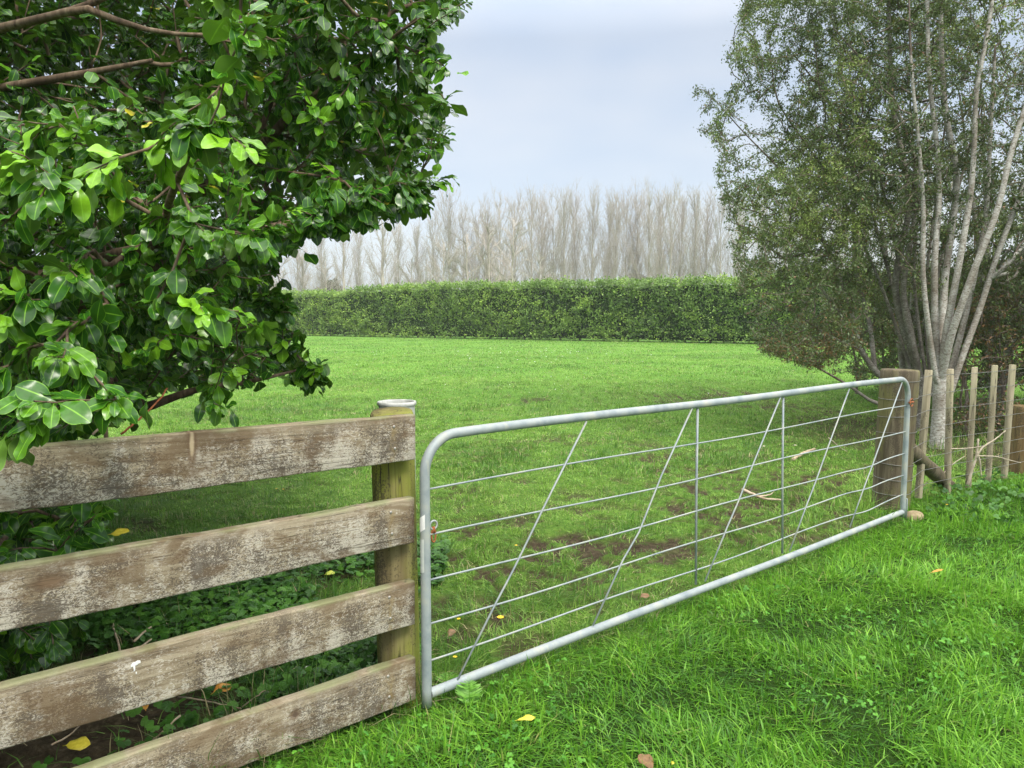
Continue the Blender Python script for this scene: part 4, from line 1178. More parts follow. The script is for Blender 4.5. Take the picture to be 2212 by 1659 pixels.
def right_trees():
    def S_(pts): return np.array([at(*p) for p in pts])
    # A: main white tree, several stems from one base
    bA = gnd(2032, 962)
    Y = bA[1]
    fk = (2031, 835, Y)
    stems = [(np.vstack([bA - [0, 0, .1], S_([(2030, 900, Y), (2030, 850, Y), (2031, 800, Y), (2033, 760, Y)])]), [.14, .09, .084, .08, .05]),
             (S_([fk, (2021, 734, Y), (2018, 638, Y), (2019, 540, Y), (2030, 437, Y + .1), (2026, 336, Y + .1), (2019, 269, Y + .1), (2006, 168, Y + .2), (2003, 0, Y + .3), (2000, -300, Y + .5)]), [.05, .056, .050, .046, .042, .039, .035, .030, .022, .010]),
             (S_([fk, (2040, 738, Y - .1), (2055, 657, Y - .15), (2074, 561, Y - .2), (2084, 500, Y - .2), (2100, 403, Y - .2), (2107, 269, Y - .2), (2106, 201, Y - .2), (2128, 101, Y - .2), (2144, 0, Y - .2), (2170, -250, Y)]), [.05, .060, .058, .055, .051, .047, .042, .037, .032, .027, .012]),
             (S_([fk, (2051, 730, Y - .2), (2078, 657, Y - .3), (2104, 580, Y - .35), (2135, 510, Y - .4), (2161, 437, Y - .4), (2181, 336, Y - .4), (2208, 252, Y - .4), (2260, 100, Y - .4), (2330, -100, Y - .3)]), [.05, .053, .050, .047, .043, .040, .036, .030, .024, .012]),
             (S_([(2045, 870, Y + .1), (2075, 780, Y + .15), (2120, 660, Y + .2), (2150, 560, Y + .2), (2185, 470, Y + .2), (2240, 330, Y + .2), (2310, 120, Y + .3)]), [.045, .04, .037, .034, .03, .024, .01]),
             (S_([(2022, 820, Y - .05), (2004, 700, Y - .1), (1992, 590, Y - .15), (1996, 450, Y - .15), (1984, 300, Y - .1), (1968, 150, Y - .1), (1962, -40, Y)]), [.034, .032, .029, .026, .022, .018, .007]),
             (S_([(2033, 740, Y + .1), (2036, 700, Y + .25), (2040, 600, Y + .4), (2060, 470, Y + .5), (2070, 370, Y + .5), (2048, 286, Y + .5), (2037, 200, Y + .5), (2033, 100, Y + .5), (2030, -200, Y + .6)]), [.05, .05, .046, .042, .04, .038, .034, .03, .012]),
             (S_([(2040, 850, Y + .1), (2057, 790, Y + .3), (2082, 696, Y + .4), (2101, 619, Y + .4), (2120, 520, Y + .4), (2134, 437, Y + .4), (2138, 302, Y + .4), (2150, 100, Y + .4)]), [.05, .048, .045, .04, .036, .033, .028, .015])]
    polyA = [(1830, -900), (2700, -900), (2700, 760), (2180, 700), (2090, 640), (1960, 650), (1900, 560), (1830, 420), (1800, 200), (1780, -200)]
    TA = vol(30000, (3.6, 9.5), (Y - 0.3, Y + 1.8), (1.4, 7.5), polyA, 1.1, 0.42, 5,
             lambda P, px, py: rng.random(len(P)) < np.clip(0.20 + (P[:, 2] - 2.5) * 0.09, 0.10, 0.5))
    small_tree('silver_barked_tree', 'tall many-stemmed tree with white peeling bark rising behind the wire fence', bA, stems, TA, 30, 0.040, 0.0042, lambda p: 0.05 + 0 * p[:, 0])
    # B: left tree, spreads over the paddock, coppery lower leaves
    bB = gnd(1985, 925); YB = bB[1]
    stems = [(np.vstack([bB - [0, 0, .1], S_([(1990, 870, YB), (1992, 831, YB)])]), [.08, .07, .065]),
             (S_([(1992, 831, YB), (1972, 762, YB), (1951, 715, YB), (1939, 665, YB), (1930, 610, YB), (1955, 500, YB), (1968, 447, YB), (1953, 353, YB), (1930, 252, YB), (1923, 134, YB), (1919, 0, YB), (1915, -200, YB + .2)]), [.055, .05, .048, .046, .044, .042, .042, .04, .036, .03, .024, .01]),
             (S_([(1985, 800, YB), (1970, 745, YB - .1), (1955, 677, YB - .1), (1947, 630, YB - .1), (1960, 560, YB - .2), (1985, 420, YB - .2), (1975, 330, YB - .2), (1935, 230, YB - .2), (1890, 160, YB - .2), (1800, 60, YB)]), [.045, .044, .042, .04, .036, .03, .028, .024, .018, .008]),
             (S_([(1988, 860, YB), (1940, 840, YB), (1893, 810, YB), (1858, 754, YB), (1812, 677, YB), (1773, 619, YB), (1719, 573, YB), (1638, 522, YB), (1590, 480, YB)]), [.05, .045, .042, .036, .028, .022, .016, .010, .006]),
             (S_([(1858, 754, YB), (1846, 690, YB + .2), (1800, 560, YB + .3), (1752, 470, YB + .3), (1700, 380, YB + .3), (1600, 280, YB + .3), (1540, 210, YB + .3)]), [.03, .026, .022, .018, .014, .009, .005]),
             (S_([(1850, 750, YB), (1793, 730, YB - .2), (1742, 692, YB - .3), (1700, 665, YB - .3), (1650, 638, YB - .3)]), [.022, .018, .014, .010, .006]),
             (S_([(1930, 870, YB), (1889, 877, YB - .2), (1850, 842, YB - .3), (1804, 815, YB - .4), (1735, 777, YB - .4), (1680, 740, YB - .4)]), [.035, .026, .02, .016, .010, .005]),
             (S_([(1890, 800, YB), (1880, 700, YB + .3), (1850, 600, YB + .5), (1843, 450, YB + .5), (1840, 300, YB + .6), (1780, 200, YB + .6), (1700, 100, YB + .6)]), [.036, .03, .028, .026, .022, .014, .007])]
    for q in range(6):
        x0 = 1985 + q * 9; xe = 1660 + q * 92 + rng.normal(0, 15)
        stems.append((S_([(x0 - 4, 850, YB), (x0 - 30 + q * 3, 760, YB + .1), (x0 - 80 + q * 14, 620, YB + .25 - q * .05), ((x0 + xe) / 2, 420, YB + .3), (xe + 20, 220, YB + .3), (xe, 20, YB + .3)]), [.03, .026, .022, .017, .011, .004]))
    polyB = [(1640, -700), (1625, -100), (1600, 20), (1590, 90), (1575, 130), (1600, 160), (1545, 250), (1520, 280), (1550, 330), (1545, 400), (1560, 470), (1570, 540), (1600, 590), (1590, 640), (1615, 700), (1640, 760), (1720, 785), (1790, 800), (1850, 760), (1900, 740), (1960, 600), (2100, 300), (2100, -700)]
    TB = vol(52000, (2.0, 7.2), (YB - 1.7, YB + 1.7), (0.9, 7.4), polyB, 1.2, 0.40, 6,
             lambda P, px, py: rng.random(len(P)) < np.clip(0.42 - 0.12 * ((px > 1760) & (py > 150)) + .2 * (P[:, 2] < 2.3), 0, 1) * ((px < 1880) | (P[:, 1] > YB + .1)))
    ex = np.array([at(x_ + rng.normal(0, 6), y_ + rng.normal(0, 6), YB + rng.normal(0, .15)) for (x_, y_) in [(1505, 190), (1512, 215), (1530, 195), (1515, 235), (1525, 250), (1510, 275), (1540, 215), (1550, 240), (1620, 30), (1610, 60), (1625, 5), (1650, 0), (1575, 120), (1585, 105), (1530, 280), (1545, 300)] for _ in range(2)])
    TB = np.vstack([TB, ex])
    def brn(p):
        h = p[:, 2]; nn = fbm3(p, 1.1)
        return np.clip((2.3 - h) * 0.5, 0, 0.7) * np.clip((nn - .4) * 5, 0.1, 1) + 0.03
    small_tree('small_leaved_tree', 'bushy small-leaved tree with coppery lower leaves leaning out over the paddock', bB, stems, TB, 30, 0.037, 0.0040, brn, bark=M_GREYB, tintb=0.06)
    # C, D: darker trees further along the row
    for k, (px_, py_, yy, lab) in enumerate([(2150, 905, None, 'dark leafy tree with thin pale stems behind the wire fence at the right edge'), (1960, 872, None, 'shaded bushy tree furthest back behind the other fence-line trees')]):
        b = gnd(px_, py_); y0 = b[1]
        X0 = b[0]
        st = []
        for q in range(4):
            a = q * 1.7 + k
            pts = [b - [0, 0, .1]] + [b + np.array([math.cos(a) * .16 * h ** 1.1, math.sin(a) * .12 * h, h]) for h in (0.6, 1.4, 2.4, 3.6, 5.0)]
            st.append((np.array(pts), [.08, .06, .05, .042, .03, .012]))
        poly = [(1700, -900), (2900, -900), (2900, 960), (1990, 900), (1880, 860), (1820, 790), (1700, 700), (1680, 600), (1720, 300)] if k else [(2040, -900), (3000, -900), (3000, 960), (2075, 930), (2060, 700), (2060, 400)]
        T = vol(26000, (X0 - 2.6, X0 + 3.6), (y0 - 1.2, y0 + 2.2), (0.5, 7.2), poly, 1.0, 0.36, 6,
                lambda P, px, py: rng.random(len(P)) < (0.11 + 0.38 * (P[:, 2] < 2.6)))
        small_tree('small_leaved_tree', lab, b, st, T, 26, 0.050, 0.004, lambda p: 0.12 + 0 * p[:, 0], step=0.28, tintb=0.0)
right_trees()
def brush():
    b = gnd(2130, 930); poly = [(2065, 640), (2600, 560), (2600, 960), (2066, 950)]
    T = vol(9000, (b[0] - 1, b[0] + 3.5), (b[1] - .9, b[1] + 1.0), (0.1, 2.4), poly, 1.4, .38, 6)
    st = [(np.array([b + [q * .45 - .3, 0, -.1], b + [q * .5 - .3, -.05, .5], b + [q * .6 - .4, .1, 1.1], b + [q * .7 - .5, .2, 1.9]]), [.03, .024, .018, .008]) for q in range(5)]
    small_tree('tangled_shrub', 'low tangled shrub of brown dead branches and sparse leaves behind the last battens', b, st, T, 9, 0.05, 0.0055, lambda p: 0.5 + 0 * p[:, 0], bark=M_TBARK, step=.2)['category'] = 'shrub'
brush()
def undergrowth():
    b = gnd(1900, 850); poly = [(1770, 640), (2075, 560), (2075, 960), (1990, 880), (1800, 800)]
    T = vol(9000, (b[0] - 1.5, b[0] + 3.0), (b[1] - 1.2, b[1] + 1.0), (0.1, 2.6), poly, 1.4, .36, 6)
    st = [(np.array([b + [q * .5 - .5, 0, -.1], b + [q * .55 - .5, -.05, .5], b + [q * .65 - .6, .1, 1.1], b + [q * .8 - .7, .2, 2.1]]), [.03, .024, .018, .008]) for q in range(5)]
    small_tree('tangled_shrub', 'shaded shrubby undergrowth low behind the strainer post and the leaning tree', b, st, T, 12, 0.055, 0.0045, lambda p: 0.35 + 0 * p[:, 0], bark=M_TBARK, step=.2)['category'] = 'shrub'
undergrowth()

# ------------------------------------------------------------------ hedge
M_HLEAF = mat_leaf('hedge_leaf', (0.05, 0.115, 0.018), (0.145, 0.27, 0.04), (0.33, 0.49, 0.07), (0.3, 0.35, 0.06), (0.1, 0.17, 0.05), 0.4, 0.4, 0.2, veins=False)
def hedge():
    A = gnd(640, 724); B = gnd(1590, 742)
    d = nrm(np.array([B[0] - A[0], B[1] - A[1], 0])); nn = np.array([-d[1], d[0], 0])
    L0 = np.linalg.norm((B - A)[:2])
    s0, s1 = -26, L0 + 26
    root = thing('hedge', (A[0], A[1], 0), 'long tall clipped green hedge across the far side of the paddock', 'hedge')
    def top(s): 
        b = np.interp(s, [s0, 0, 7, 9, L0 * .5, L0, s1], [3.9, 3.9, 3.75, 4.15, 4.1, 3.95, 3.9])
        return b + (fbm(s * 0.6, s * 0 + 3) - .5) * 0.35
    NC = 11000; M_ = 15; N = NC * M_
    s = rng.uniform(s0, s1, NC)
    z = 0.05 + rng.random(NC) ** 1.05 * (top(s) - 0.05)
    bulge = (fbm(s * 0.8, z * 0.8, 4) - .5) * 1.6
    dep = -1.0 - bulge * 0.6 + np.abs(rng.normal(0, 0.22, NC))
    tp = rng.random(NC) > 0.80
    z = np.where(tp, top(s) + rng.normal(0, 0.10, NC), z)
    dep = np.where(tp, rng.uniform(-1.0, 1.3, NC), dep)
    ct = rng.normal(0, .17, NC)
    s = np.repeat(s, M_) + rng.normal(0, .13, N); z = np.repeat(z, M_) + rng.normal(0, .12, N); dep = np.repeat(dep, M_) + rng.normal(0, .11, N); ct = np.repeat(ct, M_)
    thin = ((z < 0.5) & (rng.random(N) < np.clip((fbm(s * 1.3, s * 0) - .45) * 2.5, 0.0, 0.6))) | (z < 0.02)
    P = d * s[:, None] + nn * dep[:, None] + np.array([0, 0, 1.0]) * z[:, None]
    P = P[~thin]; n = len(P); zz = z[~thin]; ss = s[~thin]; ct = ct[~thin]
    dirn = rng.normal(0, 1, (n, 3)) + np.array([0, 0, 0.5]) - nn * 0.6
    nor = np.array([0, 0, 0.8]) - nn * 0.7 + rng.normal(0, 0.45, (n, 3))
    up_ = np.clip((zz - 2.9) / 1.2, 0, 1)
    lfresh = np.clip(1 - (ss / L0) * 1.1, 0, 1)
    tint = np.clip(0.38 + ct + 0.25 * rng.random(n) - 0.08 * up_ + 0.22 * lfresh + (fbm(ss * .7, zz * .7) - .5) * .8, 0, 1)  # light offset painted in: tint darkened towards the brightly lit top
    V, Q, D = leaves(P, dirn, nor, 0.10 + 0.09 * rng.random(n), tint, 0.3 * rng.random(n) + 0, [(0, .05), (.5, .3), (1, .05)], fold=.3, droop=.2, cols=3)
    link('foliage', mesh_np('foliage', V, Q, None, M_HLEAF, True, D), root)
    # dark, gently lumpy block inside the hedge, added to block light behind the leaves
    ns = 220; xs = np.linspace(s0, s1, ns)
    prof = []
    K = 14
    rows = []
    for x_ in xs:
        t_ = float(top(np.array([x_]))[0])
        for q in range(K):
            if q < 7: dy = -0.72; zq = 0.16 + (t_ - 0.45) * q / 6
            else: dy = 0.9; zq = 0.16 + (t_ - 0.45) * (13 - q) / 6
            jit = (float(fbm(np.array([x_ * 1.1]), np.array([zq * 1.1 + q * .3]))[0]) - .5) * 0.5
            rows.append(d * x_ + nn * (dy - jit) + np.array([0, 0, zq + jit * .2]))
    i = np.arange(ns - 1)[:, None] * K; j = np.arange(K)[None]; j2 = (j + 1) % K
    Qc = np.stack([i + j, i + j2, i + K + j2, i + K + j], -1).reshape(-1, 4)
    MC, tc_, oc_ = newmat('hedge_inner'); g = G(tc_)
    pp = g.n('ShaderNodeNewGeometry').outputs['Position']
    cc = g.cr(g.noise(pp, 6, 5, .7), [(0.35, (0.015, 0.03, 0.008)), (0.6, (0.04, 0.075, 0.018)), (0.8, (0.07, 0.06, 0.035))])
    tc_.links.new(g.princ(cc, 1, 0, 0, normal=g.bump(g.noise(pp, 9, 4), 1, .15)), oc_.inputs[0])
    link('inner_light_block', mesh_np('inner_light_block', np.array(rows), Qc, None, MC, True), root)
    x_ = -3.0; kk = 0
    tm = MB().tube([(0, 0, -.1), (0.03, 0, .35), (-.02, .02, .7), (0.05, 0, 1.1)], [.09, .075, .065, .05], 7).mesh('trunk', M_TBARK, True)
    while x_ < L0 + 3 and kk < 60:
        q = d * x_ + nn * (-0.45)
        o = link('trunk', tm, root, tuple(q)); o.rotation_euler = (0, 0, kk * 1.3); sc_ = 0.8 + .5 * random.random(); o.scale = (sc_, sc_, 1)
        x_ += 1.15 + random.random() * 0.8; kk += 1
hedge()

# ------------------------------------------------------------------ bare poplars
M_POP = mat_bark('poplar_bark', (0.33, 0.295, 0.255), (0.46, 0.42, 0.37), (0.56, 0.52, 0.47), 0.6, bumpd=0.01)
def bare_tree(H, seed, spread=0.28, nprim=70, lowbr=0.08, arch=0.0, tr=0.085, twig=0.011, c2=12, c3=4):
    r_ = np.random.default_rng(seed)
    A = []; B = []; RA = []; RB = []
    tz = np.linspace(0, 1, 12); off = np.cumsum(r_.normal(0, 0.05, (12, 2)), 0)
    tp = np.stack([off[:, 0], off[:, 1], tz * H * 0.97], 1)
    MT = MB().tube(tp, tr * (1 - tz) ** 0.8 + 0.02, 7)
    def seg(p, q, a, b): A.append(p); B.append(q); RA.append(a); RB.append(b)
    for i in range(nprim):
        h = lowbr + (0.97 - lowbr) * (i / nprim) ** 1.05
        p = np.array([np.interp(h, tz, tp[:, 0]), np.interp(h, tz, tp[:, 1]), h * H * .97])
        a = r_.random() * 6.28
        Lb = H * (0.11 + 0.30 * (1 - h) ** 0.6) * (0.5 + 0.7 * r_.random())
        out = spread * (1.6 if h < 0.25 else 1.0) * (0.7 + .6 * r_.random())
        dr = nrm(np.array([math.cos(a) * out, math.sin(a) * out, 1 - 0.3 * out]))
        n = 6; q = p; rad = 0.012 + 0.032 * (1 - h) * (Lb / H / .3)
        nodes = [q]
        for k in range(n):
            # turn upward along the branch
            dr = nrm(dr + np.array([0, 0, 0.13 - arch * (k / n)]) + r_.normal(0, .07, 3))
            q2 = q + dr * Lb / n
            seg(q, q2, rad * (1 - k / n) + twig * .6, rad * (1 - (k + 1) / n) + twig * .6)
            q = q2; nodes.append(q)
        for k in range(c2):
            u = 0.15 + 0.85 * r_.random(); ii = min(int(u * n), n - 1); s = nodes[ii] + (nodes[ii + 1] - nodes[ii]) * (u * n - ii)
            d2 = nrm(nrm(nodes[ii + 1] - nodes[ii]) + r_.normal(0, .32, 3) + [0, 0, .15 - arch * .3])
            l2 = Lb * 0.32 * (0.5 + r_.random()); m_ = s + d2 * l2 * .5; e = m_ + nrm(d2 + r_.normal(0, .2, 3) + [0, 0, .15]) * l2 * .5
            seg(s, m_, twig, twig * .8); seg(m_, e, twig * .8, twig * .5)
            for t_ in range(c3):
                b0 = s + (m_ - s) * r_.random() if t_ % 2 else m_ + (e - m_) * r_.random()
                d3 = nrm(d2 + r_.normal(0, .5, 3) + [0, 0, .15]); seg(b0, b0 + d3 * l2 * .5 * (0.4 + r_.random()), twig * .7, twig * .4)
    A = np.array(A); B = np.array(B); RA = np.array(RA); RB = np.array(RB)
    d = nrm(B - A); U = nrm(np.cross(d, [0.31, 0.9, 0.17])); W = np.cross(d, U); k = 3
    a = np.arange(k) * 2 * math.pi / k
    ra = A[:, None] + RA[:, None, None] * (U[:, None] * np.cos(a)[None, :, None] + W[:, None] * np.sin(a)[None, :, None])
    rb = B[:, None] + RB[:, None, None] * (U[:, None] * np.cos(a)[None, :, None] + W[:, None] * np.sin(a)[None, :, None])
    V = np.concatenate([ra, rb], 1).reshape(-1, 3)
    b = np.arange(len(A))[:, None] * (2 * k)
    Q = np.vstack([b + np.array([j, (j + 1) % k, k + (j + 1) % k, k + j]) for j in range(k)])
    return MT.mesh('trunk', M_POP, True), mesh_np('branches', V, Q, None, M_POP, False)
def poplars():
    prot = [bare_tree(17, 1, .34, 58), bare_tree(17, 2, 0.30, 60), bare_tree(17, 3, 0.42, 54), bare_tree(17, 4, 0.28, 58), bare_tree(17, 6, 0.46, 50)]
    wide = [bare_tree(11, 11, 0.85, 34, 0.06, 0.25, .15, .02, 12, 4), bare_tree(11, 12, 1.0, 30, 0.05, 0.35, .15, .02, 12, 4)]
    big = [bare_tree(15, 21, 0.6, 44, 0.12, 0.0, .38, .018, 10, 3)]
    row = [(968, 428, 104, 0), (1000, 470, 108, 2), (1030, 462, 106, 4), (1052, 455, 104, 0), (1085, 436, 102, 4), (1112, 445, 107, 2), (1150, 436, 102, 2), (1172, 440, 108, 0), (1198, 445, 104, 4),
           (1222, 428, 100, 1), (1246, 432, 106, 3), (1282, 430, 100, 0), (1312, 450, 107, 3), (1330, 434, 100, 1), (1352, 440, 106, 2), (1372, 432, 104, 3), (1402, 424, 100, 0), (1424, 436, 106, 1), (1450, 426, 100, 2), (1470, 440, 105, 3), (1500, 430, 100, 1), (1530, 440, 104, 0), (1560, 440, 100, 2),
           (640, 500, 112, 0), (690, 490, 110, 1), (770, 505, 112, 3), (860, 495, 112, 1), (905, 498, 110, 3), (935, 480, 108, 2), (1600, 440, 100, 1), (1650, 438, 103, 0), (1700, 440, 100, 3), (580, 500, 110, 2), (520, 495, 112, 0), (1750, 435, 101, 4), (460, 490, 108, 1), (390, 485, 106, 3), (320, 480, 105, 0), (240, 478, 104, 2), (150, 470, 103, 4), (1810, 438, 100, 1), (1870, 440, 101, 0), (1940, 436, 100, 3), (2010, 440, 100, 2)]
    for i, (px, top, Y, k) in enumerate(row):
        P = at(px, top, Y); sc = P[2] / 17.0
        t_ = thing('poplar_tree', (P[0], P[1], 0), '', 'tree', 'bare poplars in a row behind the hedge')
        ex = 'row of bare upright pale grey poplars standing behind the hedge'
        t_['label'] = 'leafless upright poplar in the pale grey row behind the hedge'
        t_.scale = (sc * 1.05, sc * 1.05, sc); t_.rotation_euler = (0, 0, i * 1.9)
        link('trunk', prot[k][0], t_); link('branches', prot[k][1], t_)
    for i, (px, top, Y, k) in enumerate([(650, 545, 85, 0), (705, 560, 86, 1), (890, 560, 88, 0), (1010, 500, 88, 1), (1060, 480, 90, 0), (1105, 470, 92, 1), (955, 520, 86, 0), (1165, 540, 92, 1), (600, 540, 86, 1)]):
        P = at(px, top, Y); sc = P[2] / 11.0
        t_ = thing('bare_tree', (P[0], P[1], 0), 'low bare tree with arching spreading branches just behind the hedge', 'tree', 'spreading bare trees behind the hedge')
        t_.scale = (sc, sc, sc); t_.rotation_euler = (0, 0, i * 2.3)
        link('trunk', wide[k][0], t_); link('branches', wide[k][1], t_)
    for (px, top, Y, lab) in [(826, 470, 78, 'thick-trunked bare tree behind the hedge just right of the bush tips'), (741, 480, 80, 'bare tree with a single pale trunk behind the left end of the hedge')]:
        P = at(px, top, Y); sc = P[2] / 15.0
        t_ = thing('bare_tree', (P[0], P[1], 0), lab, 'tree')
        t_.scale = (sc, sc, sc) if px > 800 else (sc * .7, sc * .7, sc)
        link('trunk', big[0][0], t_); link('branches', big[0][1], t_)
poplars()

def far_shrubs():
    m = mat_leaf('far_dark_leaf', (0.04, 0.06, 0.03), (0.07, 0.09, 0.045), (0.10, 0.12, 0.06), (0.1, 0.12, 0.06), (0.1, 0.1, 0.06), 0.6, 0.2, 0.1, veins=False)
    for i, (px, py, Y, wd) in enumerate([(1190, 590, 118, 8), (1380, 592, 120, 9), (935, 598, 116, 6), (1305, 604, 122, 7), (1080, 600, 120, 7), (1480, 598, 122, 9), (720, 604, 116, 8), (1600, 596, 120, 9), (560, 600, 118, 9)]):
        P = at(px, py, Y); H = P[2]
        n = 5200
        u = nrm(rng.normal(0, 1, (n, 3))); u[:, 2] = np.abs(u[:, 2])
        f = 0.75 + 0.5 * fbm(u[:, 0] * 2 + i * 3, u[:, 2] * 2 + u[:, 1])
        pos = u * f[:, None] * np.array([wd / 2, wd / 2.5, H * 0.92]) * (0.8 + .2 * rng.random((n, 1)))
        V, Q, D = leaves(pos, rng.normal(0, 1, (n, 3)), u + rng.normal(0, .4, (n, 3)), 0.35 + 0.3 * rng.random(n), rng.random(n), 0 * rng.random(n), [(0, .05), (.5, .35), (1, .05)], cols=3)
        root = thing('evergreen_shrub', (P[0], P[1], 0), 'dark rounded evergreen shrub far off behind the poplar trunks', 'shrub', 'far evergreen shrubs behind the poplars')
        link('foliage', mesh_np('foliage', V, Q, None, m, True, D), root)
        MB().tube([(0, 0, -.2), (0, 0, H * .6)], [.25, .1], 8).build('trunk', M_TBARK, root, True)
far_shrubs()

# ------------------------------------------------------------------ small things
M_DRY = mat_simple('dry_wood', (0.30, 0.23, 0.15), (0.48, 0.40, 0.30), 25, 0.85, 0, 0.2, 0.3)
M_PALE = mat_simple('pale_deadwood', (0.33, 0.28, 0.21), (0.48, 0.42, 0.33), 25, 0.85, 0, 0.2, 0.3)
def stick(name, pts, rad, mat, label, cat='stick', forks=()):
    pts = np.array(pts); c = pts[0].copy()
    mb = MB()
    def sm(P):
        P = np.array(P); t = np.linspace(0, len(P) - 1, (len(P) - 1) * 5 + 1)
        Q = np.stack([np.interp(t, np.arange(len(P)), P[:, k]) for k in range(3)], 1)
        for _ in range(3): Q[1:-1] = (Q[:-2] + 2 * Q[1:-1] + Q[2:]) / 4
        return Q + rng.normal(0, 0.0012, Q.shape)
    Q = sm(pts - c); mb.tube(Q, np.linspace(rad[0], rad[1], len(Q)), 7)
    for f in forks:
        Q = sm(np.array(f) - c); mb.tube(Q, np.linspace(rad[1] * 1.2, rad[1] * .5, len(Q)), 6)
    o = mb.build(name, mat, None, True, loc=tuple(c))
    return tag(o, label, cat)
def G_(px, py, z=0.03): return gnd(px, py, z)
yb = 6.95
stick('dead_branch', [at(2090, 1050, yb), at(2098, 1020, yb), at(2110, 985, yb), at(2113, 948, yb)], (0.013, 0.009), M_PALE, 'pale forked dead branch propped against the wire fence battens', 'branch',
      [[at(2108, 990, yb), at(2122, 965, yb), at(2150, 950, yb), at(2172, 930, yb)], [at(2110, 975, yb), at(2118, 1000, yb), at(2120, 1030, yb)]])
stick('stick', [G_(1604, 1058, .05), G_(1622, 1066, .05), G_(1650, 1078, .04), G_(1690, 1080, .03)], (0.018, 0.008), M_DRY, 'curved brown stick lying in the mud behind the gate', 'stick', [[G_(1640, 1072, .05), G_(1662, 1070, .05), G_(1672, 1062, .05)]])
stick('stick', [G_(1712, 993, .05), G_(1735, 978, .06), G_(1760, 970, .05)], (0.02, 0.014), M_DRY, 'short thick brown stick on the grass near the strainer post')
for i, (a, b, c_) in enumerate([((1790, 945), (1815, 968), (1830, 975)), ((1972, 1075), (1990, 1055), (2010, 1035)), ((2030, 1030), (2060, 1000), (2085, 985)), ((2110, 985), (2150, 985), (2205, 1000)), ((2052, 970), (2090, 968), (2120, 965)), ((1985, 1020), (2020, 1035), (2045, 1055))]):
    Yk = 6.85 if i else 8.0
    stick('dry_stem', [at(*a, Yk), at(*b, Yk + .05), at(*c_, Yk + .1)], (0.0055, 0.003), M_PALE, ['thin dry stem in the grass left of the strainer post', 'thin dry stem at the foot of the strainer post beside the stay', 'dry stem slanting up between the second and third battens', 'long thin dry stem trailing right past the battens', 'dry stem lying level between second and third battens', 'bent dry stem lying across the timber stay'][i], 'stem')
# twigs under the bush behind the boards
for i, (pts, r0) in enumerate([([(240, 1335), (258, 1400), (270, 1450)], .006), ([(290, 1385), (330, 1350), (380, 1345), (430, 1362)], .006), ([(300, 1400), (350, 1365), (400, 1372), (440, 1395)], .005),
                               ([(390, 1545), (330, 1600), (250, 1640)], .0045), ([(385, 1505), (450, 1515), (520, 1530)], .004), ([(560, 1450), (600, 1470), (640, 1440)], .003), ([(520, 1530), (560, 1500), (585, 1480)], .003), ([(110, 1610), (150, 1590), (180, 1560)], .004)]):
    P = [gnd(x_, y_, 0.06 + 0.05 * math.sin(j * 1.5 + i)) for j, (x_, y_) in enumerate(pts)]
    stick('twig', P, (r0, r0 * .6), M_DRY, ['short upright brown twig under the bush below the second rail', 'arched greenish twig above the third rail under the bush', 'lower of two arched twigs above the third rail', 'long slanting twig in the gap above the lowest rail', 'level twig in the gap above the lowest rail near its middle', 'small twig hooked upward in the gap right of the others', 'small twig crossing beside the fallen orange leaf', 'thin twig beside the fallen yellow leaf bottom left'][i], 'twig')
# red-brown bare shoots above the top rail
for i, pts in enumerate([[(262, 938, 2.75), (300, 905, 2.8), (340, 870, 2.85), (362, 838, 2.9)], [(200, 940, 2.6), (235, 900, 2.65), (262, 880, 2.7), (283, 852, 2.75)]]):
    stick('bare_shoot', [at(*p) for p in pts], (0.0042, 0.0028), [M_RUST, M_DRY][i], ['slanting reddish bare shoot rising above the top rail', 'greyish bare shoot rising above the top rail beside the bush leaves'][i], 'shoot')

def flat_leaf(px, py, z, size, mat, label, ang, tilt=0.2, w_=1.0, ground_=True, Y=None):
    P = gnd(px, py, z) if Y is None else at(px, py, Y)
    V, Q, D = leaves(np.zeros((1, 3)), np.array([[math.cos(ang), math.sin(ang), tilt]]), np.array([[0.1, -0.35, 1.0]]), np.array([size]), np.array([.5]), np.array([0.2]), GLROWS, wave=.05, fold=.2, droop=.2, widthf=np.array([w_]), cols=5)
    V = V - V.mean(0)
    o = link('fallen_leaf', mesh_np('fallen_leaf', V, Q, None, mat, True, D), None, tuple(P))
    so_ = o.modifiers.new('thickness', 'SOLIDIFY'); so_.thickness = 0.0006
    return tag(o, label, 'leaf', 'fallen leaves')
def mat_fl(n, c1, c2): return mat_simple(n, c1, c2, 60, 0.45, 0, 0.4)
MY = mat_fl('yellow_leaf', (0.50, 0.42, 0.03), (0.62, 0.55, 0.06)); MO = mat_fl('orange_leaf', (0.48, 0.20, 0.03), (0.60, 0.33, 0.06)); MBn = mat_fl('brown_leaf', (0.13, 0.07, 0.03), (0.21, 0.12, 0.05))
flat_leaf(1137, 1552, .07, .085, MY, 'narrow yellow leaf lying in the near grass right of the gate foot', 0.2, w_=.5)
flat_leaf(1396, 1645, .06, .09, MBn, 'brown curled leaf in the grass at the bottom edge of the view', 2.0, .3)
flat_leaf(2025, 1233, .07, .13, MO, 'long thin orange leaf lying in the verge grass at the right', 0.35, w_=.22)
flat_leaf(480, 1487, .06, .10, MO, 'orange leaf on the ground seen in the gap above the lowest rail', 0.9)
flat_leaf(168, 1608, .05, .10, MY, 'broad yellow leaf on bare soil below the third rail', 0.0)
flat_leaf(975, 1366, .05, .07, MBn, 'small brown leaf behind the gate near its hinge stile', 1.2)
flat_leaf(1393, 1287, .05, .07, MBn, 'small brown leaf behind the gate below its second brace', .4)
flat_leaf(312, 1527, .04, .06, MO, 'small orange leaf on dark soil under the bush', 2.2)
flat_leaf(1453, 1648, .04, .02, MY, 'tiny yellow fleck of leaf at the bottom edge', 1)
